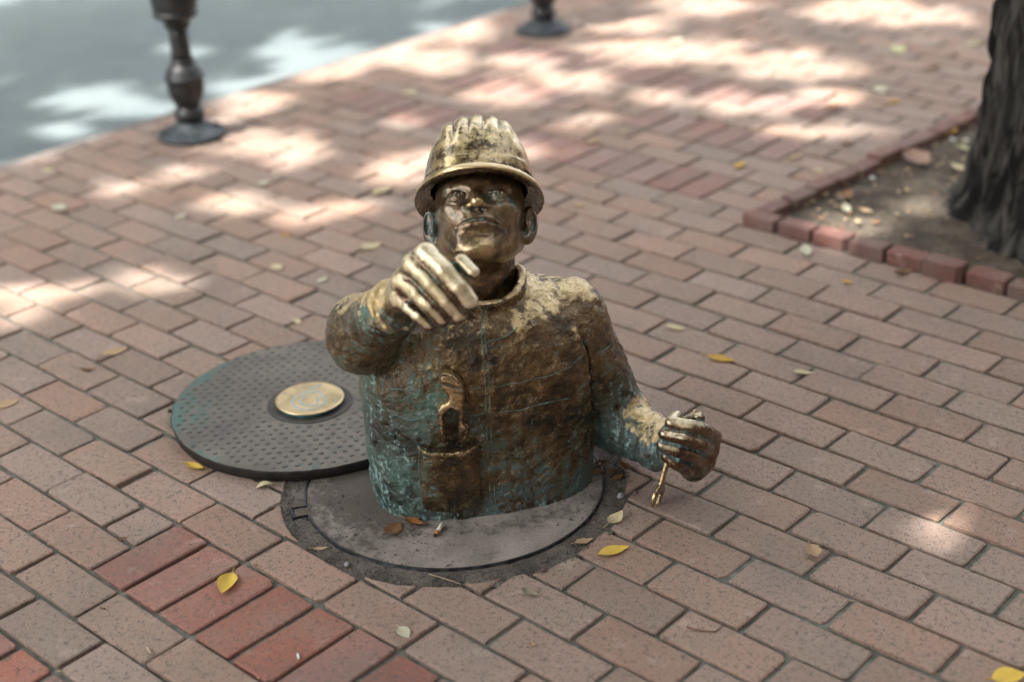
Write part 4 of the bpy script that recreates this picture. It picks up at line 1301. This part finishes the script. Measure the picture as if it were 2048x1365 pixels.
# ------------------------------------------------------------------ trees: the one in the pit, and one behind the viewer whose crown shades the place
def trunk_mesh(name, R0, H, parent, seedv, lean=(0, 0)):
    V, Fc = [], []
    NS2 = 150
    zs = list(np.concatenate([np.linspace(-.03, .9, 60), np.linspace(.95, H, 30)]))
    for z in zs:
        flare = 1.0 + .16 * math.exp(-max(z, 0) / .05) + .15 * math.exp(-max(z, 0) / .22)
        rr0 = R0 * flare * (1 - .32 * z / H)
        for k in range(NS2):
            a = 2 * math.pi * k / NS2
            lob = 1 + .09 * math.exp(-max(z, 0) / .18) * math.sin(a * 5 + seedv) + .035 * math.sin(a * 3 + seedv * 2)
            bk = abs(mnoise.noise(Vector((math.cos(a) * 6.5, math.sin(a) * 6.5, z * 3.2 + seedv)))) * .030 + mnoise.noise(Vector((math.cos(a) * 18, math.sin(a) * 18, z * 13))) * .024
            vd = mnoise.voronoi(Vector((math.cos(a) * 6.5, math.sin(a) * 6.5, z * 4.5 + seedv)))[0]
            bk = bk * .45 + min(1.0, (vd[1] - vd[0]) * 2.6) * .024
            r = rr0 * lob - .014 + bk * (R0 / .26)
            V.append((r * math.cos(a) + lean[0] * z, r * math.sin(a) + lean[1] * z, z))
    for i in range(len(zs) - 1):
        for k in range(NS2):
            k2 = (k + 1) % NS2
            Fc.append((i * NS2 + k, i * NS2 + k2, (i + 1) * NS2 + k2, (i + 1) * NS2 + k))
    return mesh_obj(name, V, Fc, M_bark, parent, smooth=True)
# sun flecks seen on the ground (picture ellipse -> where the crown lets the sun through)
FLECKS = [(700, 95, 220, 48), (560, 60, 70, 30), (640, 140, 110, 20), (160, 158, 110, 26), (270, 175, 60, 18), (40, 292, 80, 26), (150, 262, 60, 12), (440, 130, 70, 18), (430, 175, 50, 14),
          (505, 212, 78, 30), (560, 300, 95, 24), (590, 322, 40, 9), (870, 122, 85, 24), (800, 345, 70, 18), (860, 320, 60, 16), (1000, 190, 95, 20), (1150, 165, 90, 14),
          (1290, 105, 120, 26), (1400, 100, 90, 24), (1565, 130, 115, 30), (1660, 135, 60, 20), (1250, 52, 95, 16), (1430, 12, 95, 12), (1700, 22, 90, 14), (1860, 32, 90, 12),
          (1480, 205, 110, 20), (1640, 195, 90, 18), (1330, 190, 60, 12), (1640, 262, 110, 10), (240, 375, 70, 12), (470, 405, 70, 13), (600, 432, 35, 7), (690, 415, 30, 7),
          (1965, 1030, 60, 34), (1860, 1070, 40, 14), (10, 600, 60, 22), (300, 560, 60, 10), (1690, 478, 40, 10), (1700, 455, 55, 9), (1050, 300, 60, 12), (930, 60, 60, 14), (380, 345, 70, 10), (60, 640, 45, 12), (130, 580, 50, 10), (800, 240, 30, 8), (900, 20, 100, 10), (1230, 620, 0, 0),
          (90, 215, 80, 10), (330, 60, 40, 8), (1060, 120, 60, 10), (1180, 240, 40, 8)]
FL = np.array(FLECKS, float); FL = FL[FL[:, 2] > 0]
def in_fleck(G, grow=1.0):
    p = topx(np.column_stack([G, np.zeros(len(G))]))
    keepp = np.ones(len(G))
    ok = p[:, 2] > .5
    for cx, cy, rx, ry in FL:
        dep = gnd(cx, cy)[:2] - CAM[:2]; dep = math.hypot(math.hypot(*dep), CAM[2])
        ex = max(0.0, .10 * FPX * (1 / dep - 1 / 5.5))
        e = np.sqrt(((p[:, 0] - cx) / (rx * grow + 10 + ex)) ** 2 + ((p[:, 1] - cy) / (ry * grow + 6 + ex * .5)) ** 2)
        keepp = np.minimum(keepp, np.where(ok, .0 + np.clip((e - .55) / 1.05, 0, 1) ** 2, 1))
    gap = np.array([mnoise.noise(Vector((x * 1.6, y * 1.6, 4.0))) for x, y in G.tolist()])
    keepp *= np.where(p[:, 1] > 560, np.clip(1.35 - 1.5 * np.maximum(gap, 0), .3, 1), np.clip(1.2 - 1.9 * np.maximum(gap, 0), .15, 1))
    return nrng.random(len(G)) > keepp
TREES = [((.715, 2.53), 'broad dark-barked street tree rooted in the brick-edged soil pit', 3), ((.75, -4.3), 'street tree standing behind the viewer whose leafy crown shades the pavement', 8)]
sh_len = 1 / math.tan(math.radians(SUN_EL))
NL, NL2 = 24000, 84000
tgt = np.concatenate([np.column_stack([nrng.uniform(-8.5, 4.5, NL), nrng.uniform(-3.5, 10.0, NL)]),
                      np.column_stack([nrng.uniform(-7.0, 2.4, NL2), nrng.uniform(-1.2, 6.0, NL2)])])
NL = NL + NL2
hgt = nrng.uniform(7.4, 11.6, NL)
pos = np.column_stack([tgt[:, 0] - LIGHT_H[0] * sh_len * hgt, tgt[:, 1] - LIGHT_H[1] * sh_len * hgt, hgt])
okl = ~in_fleck(tgt, 1.0)
# clumped density away from the flecks
d_t = np.stack([np.hypot(pos[:, 0] - t[0][0], pos[:, 1] - t[0][1]) for t in TREES], 1)
own = d_t.argmin(1); okl &= d_t.min(1) < 7.2 - .3 * np.abs(hgt - 9.0) ** 1.5
pos, own = pos[okl], own[okl]
NB_ = 11000
bq = nrng.normal(0, 1, (NB_, 3)); bq /= np.linalg.norm(bq, axis=1)[:, None]; bq *= nrng.random(NB_)[:, None] ** (1 / 3)
low = np.array([1.7, -3.0, 4.6]) + bq * np.array([3.6, 2.5, 1.5])  # low boughs added to dim the sky light over the near paving
lowt = low[:, :2] + LIGHT_H[None] * (sh_len * low[:, 2])[:, None]
low = low[~in_fleck(lowt, 1.0)]; NB_ = len(low)
pos = np.concatenate([pos, low]); own = np.concatenate([own, np.ones(NB_, int)])
for ti, ((tx, ty), lab, sv) in enumerate(TREES):
    t = empty('street_tree', (tx, ty, 0)); tag(t, lab, 'tree', 'street trees in the pavement')
    trunk_mesh('trunk', .262 if ti == 0 else .24, 7.5, t, sv)
    rr = random.Random(sv)
    for k in range(9):
        a = k * 2.4 + sv; L = rr.uniform(2.8, 5.2); z0 = rr.uniform(5.0, 7.3)
        pts = [(0, 0, z0)]
        for s in range(1, 7):
            q = s / 6; pts.append((math.cos(a + .25 * q) * L * q, math.sin(a + .25 * q) * L * q, z0 + (1.8 + 2.0 * rr.random()) * q ** .8))
        V, Fc = tube(pts, [.10 * (1 - .85 * s / 6) + .012 for s in range(7)], 10)
        mesh_obj('limb', V, Fc, M_bark, t, smooth=True)
    P = pos[own == ti] - np.array([tx, ty, 0]); n = len(P)
    L = nrng.uniform(.075, .125, n); Wd = L * .62
    yaw, pit_, rol = nrng.uniform(0, 2 * math.pi, n), nrng.normal(-.35, .35, n), nrng.normal(0, .35, n)
    base = np.array([[-.5, 0, 0], [-.15, .42, .04], [.25, .34, .03], [.5, 0, -.06], [.25, -.34, .03], [-.15, -.42, .04]])
    X = base[None] * np.stack([L * 1.5, Wd * 1.5, L * 1.5], 1)[:, None, :]
    def rotm(X, ax, an):
        c, s = np.cos(an)[:, None], np.sin(an)[:, None]; Y = X.copy(); i, j = [(1, 2), (0, 2), (0, 1)][ax]
        Y[:, :, i] = c * X[:, :, i] - s * X[:, :, j]; Y[:, :, j] = s * X[:, :, i] + c * X[:, :, j]; return Y
    X = rotm(rotm(rotm(X, 0, rol), 1, pit_), 2, yaw) + P[:, None, :]
    Vv = X.reshape(-1, 3); i0 = np.arange(n)[:, None] * 6
    Q = np.concatenate([i0 + np.array([[0, 1, 4, 5]]), i0 + np.array([[1, 2, 3, 4]])[:, [0, 1, 2, 3]]], 0)
    o = quick_mesh('crown', Vv, Q, M_crown, t, smooth=False)
    attr(o, 'rnd', np.repeat(nrng.random(n), 6))

# ------------------------------------------------------------------ fallen leaves and litter
def leaf_mesh(L, W, curl, fold, rr, ragged=0.0, stem=.25):
    nl, V, Fc = 9, [], []
    for i in range(nl):
        t = i / (nl - 1); s = t - .5
        wd = W * .52 * math.sin(math.pi * min(1, (t * .97 + .02) ** .86)) ** .95 * (1.0 - .15 * t)
        lift = curl * L * (4 * s * s) + .0015
        for k in (-2, -1, 0, 1, 2):
            e = k / 2; jag = 1 + ragged * rr.uniform(-.5, .3) if abs(k) == 2 else 1
            V.append((s * L + (rr.uniform(-.03, .03) * L * ragged), e * wd * jag, lift + fold * wd * abs(e) ** 1.4 + rr.uniform(-.05, .05) * W * (.25 + ragged)))
    for i in range(nl - 1):
        for k in range(4):
            a = i * 5 + k; Fc.append((a, a + 5, a + 6, a + 1))
    if stem > 0:
        o = len(V); z0 = curl * L + .0015; ws = .0009
        for q, (dx, dz) in enumerate(((0, 0), (-.5, .01), (-1, .03))):
            x = -.5 * L + dx * stem * L
            V += [(x, -ws, z0 + dz * L), (x, ws, z0 + dz * L), (x, 0, z0 + dz * L + .0014)]
        for q in range(2):
            a = o + q * 3
            for s in range(3):
                s2 = (s + 1) % 3; Fc.append((a + s, a + s2, a + 3 + s2, a + 3 + s))
    zmin = min(v[2] for v in V)
    return [(x, y, z - zmin + .0008) for x, y, z in V], Fc
def put_leaf(x, y, dx, dy, color, label, W=.55, curl=.06, fold=.25, ragged=0.0, z=.0006, name='fallen_leaf', group='fallen leaves on the paving', spots=.25, stem=.22):
    rr = random.Random(int(x * 13 + y * 7))
    a, b = gnd(x - dx, y - dy, z), gnd(x + dx, y + dy, z); c = (a + b) / 2
    L = float(np.linalg.norm(b - a)); ang = math.atan2(b[1] - a[1], b[0] - a[0])
    V, Fc = leaf_mesh(L, L * W, curl, fold, rr, ragged, stem)
    o = mesh_obj(name, V, Fc, leaf_material('leaf_' + color, LEAF[color], spots=spots), smooth=True)
    o.location = (c[0], c[1], z); o.rotation_euler = (rr.gauss(0, .08), rr.gauss(0, .08), ang)
    tag(o, label, 'leaf', group)
PL = put_leaf
PL(453, 1172, -10, 24, 'yellow', 'bright yellow leaf lying on the red bricks', .50, .06, .5)
PL(808, 1267, 10, 9, 'pale', 'pale cream leaf by the end of the red brick band', .75, .03, .2)
PL(1228, 1104, 30, -8, 'yellow', 'long bright yellow leaf just outside the manhole rim', .48, .05, .3, stem=.1)
PL(1233, 1042, 14, -9, 'cream', 'curled cream leaf with upright stem near the spanner', .7, .25, .6, stem=.4)
PL(1168, 1085, 18, -6, 'tan', 'dry tan leaf on the dirt by the manhole rim', .5, .06, .3, .5)
PL(786, 1060, 14, -12, 'brown', 'dull brown leaf flat on the concrete below the pocket', .8, .05, .2, .4, .004)
PL(830, 1048, 20, 5, 'rust', 'rust-coloured torn leaf against the foot of the statue', .6, .12, .4, .8, .004)
PL(640, 1100, 16, -2, 'tan', 'small folded pale leaf on the dirt at the front left of the manhole', .35, .15, .5, .3)
PL(1060, 1190, 18, 4, 'grey', 'grey twisted dead leaf on the bricks below the manhole', .55, .2, .6, 1.0)
PL(1066, 1293, 8, 3, 'tan', 'tiny curled scrap of leaf near the bottom of the paving', .6, .3, .7, .8)
PL(1627, 1110, 8, 12, 'tan', 'crumpled tan leaf alone on the right-hand bricks', .8, .2, .6, .6)
PL(390, 937, 18, 4, 'yellow', 'yellow leaf curled against the front of the iron lid', .5, .15, .5)
PL(530, 974, 19, -2, 'cream', 'arched cream leaf in front of the iron lid', .4, -.2, .2)
PL(230, 705, 26, -8, 'tan', 'broad pale tan leaf behind the lid on the left', .5, .04, .25)
PL(175, 743, 17, -2, 'brown', 'narrow curled brown leaf left of the lid', .35, .2, .7, .5)
PL(14, 810, 24, -8, 'tan', 'tan leaf cut by the left edge of the picture', .55, .05, .25)
PL(1443, 721, 28, 4, 'amber', 'amber yellow leaf on a grey brick right of the shoulder', .42, .08, .4)
PL(1607, 747, 22, 0, 'cream', 'slim cream leaf across a brick joint right of the statue', .4, .05, .3)
PL(1352, 658, 21, 2, 'cream', 'cream leaf with a browned end beside the hanging arm', .45, .08, .3)
PL(1613, 505, 5, 11, 'pale', 'pale green-white leaf in front of the tree pit', .42, .08, .3)
PL(1695, 566, 13, 2, 'amber', 'small amber leaf two courses in front of the pit edging', .5, .1, .3)
PL(1805, 548, 18, -4, 'brown', 'curled brown leaf close to the pit edging', .45, .2, .6, .4)
PL(2018, 1356, 34, -2, 'yellow', 'yellow leaf in the bottom right corner', .7, .05, .3)
far = [(97, 343, 14, 0, 'cream', 'pale leaf near the road edge at far left'), (118, 420, 5, 8, 'pale', 'small whitish leaf below the one near the road edge'),
       (362, 435, 9, -6, 'pale', 'whitish leaf below the nearer bollard'), (528, 367, 12, -2, 'pale', 'pale leaf right of the nearer bollard base'),
       (765, 385, 18, -8, 'cream', 'cream leaf just left of the hard hat'), (742, 496, 19, -7, 'cream', 'cream leaf level with the chin, left of the raised hand'),
       (555, 537, 11, 4, 'cream', 'pale leaf upper left of the raised arm'), (645, 562, 9, -5, 'pale', 'small pale leaf just above the raised elbow'),
       (595, 645, 7, 4, 'cream', 'small cream leaf at the back of the lid'), (571, 472, 7, 2, 'amber', 'tiny amber leaf between bollard and statue'),
       (822, 188, 16, -3, 'cream', 'yellowish leaf on the far red bricks beyond the hat'), (722, 180, 13, -2, 'cream', 'pale leaf left of the far red bricks'),
       (772, 222, 10, -2, 'pale', 'faint pale leaf just below the far red bricks'), (1160, 412, 14, 2, 'tan', 'tan leaf right of the hat brim'),
       (1188, 285, 12, -4, 'tan', 'tan leaf on the red bricks right of the hat'), (1355, 84, 12, -3, 'pale', 'whitish leaf in the large far sun patch'),
       (1762, 183, 9, 6, 'pale', 'sunlit white leaf on the paving behind the pit'), (1788, 205, 9, -4, 'amber', 'amber leaf beside the sunlit white one'),
       (1797, 103, 11, 6, 'lime', 'pale green leaf on the shaded far paving'), (1950, 90, 12, -4, 'cream', 'yellowish leaf beside the tree trunk far back'),
       (1870, 138, 11, -4, 'brown', 'brown leaf on the far paving left of the trunk'), (1665, 216, 13, -5, 'brown', 'dark brown leaf on the far red brick band'),
       (1697, 289, 13, -4, 'brown', 'small dark leaf close to the rear pit edging'), (1480, 332, 7, -6, 'amber', 'small ochre leaf in front of the far red bricks'),
       (1637, 343, 11, 2, 'cream', 'pale leaf beside the pit edging corner course'), (1592, 315, 9, -5, 'tan', 'tan leaf between red bricks and pit'),
       (1400, 232, 9, -4, 'tan', 'dull tan leaf among the far red bricks'), (1250, 262, 8, -2, 'tan', 'dim tan scrap on red bricks behind the hat')]
for x, y, dx, dy, c, lab in far: PL(x, y, dx, dy, c, lab, .6, .08, .3)
pitl = [(1835, 324, 22, 10, 'pink', 'large pinkish-brown dead leaf lying in the tree pit', .8), (1930, 300, 15, 4, 'lime', 'pale green leaf in the pit beside the trunk', .5),
        (1920, 340, 14, 8, 'cream', 'yellow leaf in the pit at the foot of the trunk', .5), (1693, 420, 5, 8, 'pale', 'pale upright leaf in the near corner of the pit', .45),
        (1732, 424, 14, 3, 'tan', 'tan leaf in the pit behind the front edging', .6), (1690, 396, 8, -10, 'brown', 'brown leaf under the left pit edging', .6), (1898, 264, 6, -8, 'amber', 'orange leaf high in the pit left of the trunk', .6)]
for x, y, dx, dy, c, lab, W in pitl: PL(x, y, dx, dy, c, lab, W, .12, .4, .4, z=.012, group='dead leaves in the tree pit')
PL(1687, 483, 10, 2, 'pink', 'dry pinkish petals fallen in front of the sunlit edging bricks', .7, .15, .5, .8)
PL(1665, 478, 8, 3, 'pale', 'pale scrap beside the pink petals at the pit edging', .7, .15, .5, .8)
# dead leaves gathered under the arm
for k, (x, y, c) in enumerate(((1205, 930, 'brown'), (1222, 945, 'brown'), (1236, 958, 'rust'), (1250, 938, 'brown'), (1195, 948, 'rust'))):
    PL(x, y, rng.uniform(8, 16), rng.uniform(-9, 9), c, ['dark dead leaf nearest the body under the hanging arm', 'dark dead leaf in the middle of the litter under the arm', 'reddish dead leaf at the front of the litter under the arm', 'dark dead leaf farthest under the forearm', 'reddish leaf scrap pressed against the jacket hem under the arm'][k], .6, .15, .5, .7, group='dead leaves under the arm')
# cigarette end
cb = empty('cigarette_end', tuple(gnd(877, 1060, .006)))
a, b = gnd(885, 1048, .0075), gnd(870, 1072, .0075); axd = (b - a); Lc = np.linalg.norm(axd)
cb.rotation_euler = (0, 0, math.atan2(axd[1], axd[0])); cb.location = tuple((a + b) / 2)
tag(cb, 'white cigarette end with a burnt tip on the concrete at the statue foot', 'cigarette')
for nm, x0, x1, r0, r1, mt in (('paper', -.5, .16, .0042, .0042, M_paper), ('scorched_part', .16, .44, .0043, .0041, M_filter), ('burnt_tip', .44, .5, .0040, .0034, M_ash)):
    V, Fc = tube([(x0 * Lc, 0, 0), ((x0 + x1) / 2 * Lc, rng.uniform(-.0004, .0004), 0), (x1 * Lc, 0, 0)], [r0, (r0 + r1) / 2, r1], 14)
    mesh_obj(nm, V, Fc, mt, cb, smooth=True)
def twig(pix, r, mat, label, name='twig', z=.0025):
    pts = [gnd(x, y, z + .001 * (k % 2)) for k, (x, y) in enumerate(pix)]; o0 = pts[0]
    V, Fc = tube([tuple(p - o0) for p in pts], [r * (1 - .4 * k / len(pts)) for k in range(len(pts))], 7)
    o = mesh_obj(name, V, Fc, mat, smooth=True); o.location = tuple(o0); tag(o, label, 'twig', 'twigs on the paving')
twig([(1374, 1254), (1388, 1259), (1404, 1262), (1430, 1264), (1438, 1258), (1443, 1253)], .0016, M_twig, 'curved reddish twig on the bricks at lower right')
twig([(858, 1149), (880, 1155), (905, 1163), (922, 1169)], .0011, M_straw, 'straight straw crossing the edge of the dirt ring')
twig([(294, 1295), (298, 1302), (304, 1309)], .0022, M_straw, 'short pale stick on a brick at lower left')
twig([(596, 1309), (598, 1318)], .0028, M_white, 'tiny white stub on the red bricks')
twig([(200, 1216), (206, 1217), (211, 1219)], .0018, M_twig, 'dark crumb of twig on the lower left bricks')
twig([(1700, 1201), (1709, 1202), (1720, 1203)], .0010, M_straw, 'thin straw lying across a joint at right')
def pebble(x, y, r, mat, label, flat=.6):
    rr = random.Random(int(x)); c = gnd(x, y, 0); V, Fc = [], []
    for i in range(7):
        ph = math.pi * i / 6
        for k in range(10):
            a = 2 * math.pi * k / 10; d = Vector((math.sin(ph) * math.cos(a), math.sin(ph) * math.sin(a), math.cos(ph)))
            s = r * (1 + .25 * mnoise.noise(d * 1.7 + Vector((x, y, 0))))
            V.append((d.x * s, d.y * s * .75, d.z * s * flat + r * flat * .7))
    for i in range(6):
        for k in range(10):
            k2 = (k + 1) % 10; Fc.append((i * 10 + k, (i + 1) * 10 + k, (i + 1) * 10 + k2, i * 10 + k2))
    o = mesh_obj('pebble', V, Fc, mat, smooth=True); o.location = (c[0], c[1], -.001); o.rotation_euler = (0, 0, rr.uniform(0, 3)); tag(o, label, 'pebble', 'pebbles by the manhole')
pebble(1241, 994, .0085, M_pebble, 'grey pebble on the dirt left of the spanner')
pebble(1271, 988, .0065, M_darkpebble, 'brown pebble between the grey one and the spanner')
pebble(694, 1131, .0070, M_pebble, 'pale grit stone at the front left of the dirt ring')
pebble(1088, 1142, .0075, M_darkpebble, 'dark stone on the dirt in front of the rim')
for x, y, lab in ((1745, 358, 'white litter scrap in the left of the tree pit'), (1905, 280, 'larger white scrap in the pit beside the trunk'), (1920, 250, 'white scrap highest in the pit'), (1932, 282, 'small white scrap nearest the trunk')):
    pebble(x, y, .010, M_white, lab, .45)
# specks of leaf, bark and straw blown over the bricks
V, Fc, MI = [], [], []
pr = random.Random(34)
for k in range(1100):
    x, y = pr.uniform(-2.1, 2.2), pr.uniform(-.9, 4.2)
    if pr.random() < .5: y = round(y / RV) * RV + pr.gauss(0, .002)
    if math.hypot(x - MC[0], y - MC[1]) < .31 or math.hypot(x - LC[0], y - LC[1]) < .31 or (x > -.02 and y > 1.93): continue
    s_ = pr.uniform(.0012, .0038) * (2.0 if pr.random() < .05 else 1); a = pr.uniform(0, 6.28); off = len(V); z0 = .0012; sl = pr.uniform(1, 2.6)
    for d, e, h_ in ((sl, 0, .2), (0, .5, .5), (-sl, 0, .1), (0, -.5, .3)):
        V.append((x + s_ * (d * math.cos(a) - e * math.sin(a)), y + s_ * (d * math.sin(a) + e * math.cos(a)), z0 + s_ * h_))
    Fc.append((off, off + 1, off + 2, off + 3)); MI.append(pr.choice((0, 0, 0, 1, 1, 2, 3)))
o = mesh_obj('paving_specks', V, Fc, None, mats=[leaf_material('leaf_brown', LEAF['brown']), leaf_material('leaf_tan', LEAF['tan']), M_straw, M_darkpebble], midx=MI)
tag(o, 'specks of leaf, bark and straw blown over the brick paving', 'debris', kind='stuff')
# crumbs of dead leaf and bark in the tree pit
V, Fc, MI = [], [], []
pr = random.Random(33)
for k in range(900):
    x, y = PX0 + .08 + 1.5 * pr.random() ** 1.3, PY0 + .08 + 1.5 * pr.random()
    if math.hypot(x - .715, y - 2.53) < .34: continue
    s_ = pr.uniform(.003, .013) * (1.6 if pr.random() < .06 else 1); a = pr.uniform(0, 6.28); off = len(V); z0 = .008 + .006 * pr.random()
    for d, e, h_ in ((1, 0, .1), (.1, .5, .35), (-1, 0, .2), (-.1, -.5, 0)):
        V.append((x + s_ * (d * math.cos(a) - e * math.sin(a)), y + s_ * (d * math.sin(a) + e * math.cos(a)), z0 + s_ * h_ * pr.uniform(.3, 1.2)))
    Fc.append((off, off + 1, off + 2, off + 3)); MI.append(pr.choice((0, 0, 1, 1, 2, 3)))
o = mesh_obj('leaf_crumbs', V, Fc, None, mats=[leaf_material('leaf_brown', LEAF['brown']), leaf_material('leaf_tan', LEAF['tan']), leaf_material('leaf_rust', LEAF['rust']), M_darkpebble], midx=MI)
tag(o, 'crumbs of dead leaf and bark strewn over the tree pit soil', 'leaf litter', kind='stuff')
# loose grit on the dirt ring and the manhole
V, Fc = [], []
gr = random.Random(21)
for k in range(4200):
    a = gr.uniform(0, 2 * math.pi); r = gr.uniform(.312, .356) if k % 3 else gr.uniform(.18, .30)
    x, y = MC[0] + r * math.cos(a), MC[1] + r * math.sin(a)
    q = to_loc((x, y, 0))
    if k % 3 == 0 and not (q[0] < -.05 and gr.random() < .8 or abs(math.hypot(q[0] / .255, q[1] / .185) - 1) < .18): continue
    s = gr.uniform(.0008, .0022) * (2.2 if gr.random() < .10 else 1); off = len(V)
    z0 = -.002 if r > .31 else .003
    for d in ((1, 0, 0), (-.6, .8, 0), (-.5, -.9, 0), (0, 0, 1)):
        V.append((x + d[0] * s * gr.uniform(.7, 1.3), y + d[1] * s * gr.uniform(.7, 1.3), z0 + d[2] * s * 1.1 - s * .1))
    Fc += [(off, off + 1, off + 3), (off + 1, off + 2, off + 3), (off + 2, off, off + 3)]
o = mesh_obj('grit', V, Fc, M_dirt); tag(o, 'loose grit and crumbs of earth around the manhole', 'grit', kind='stuff')
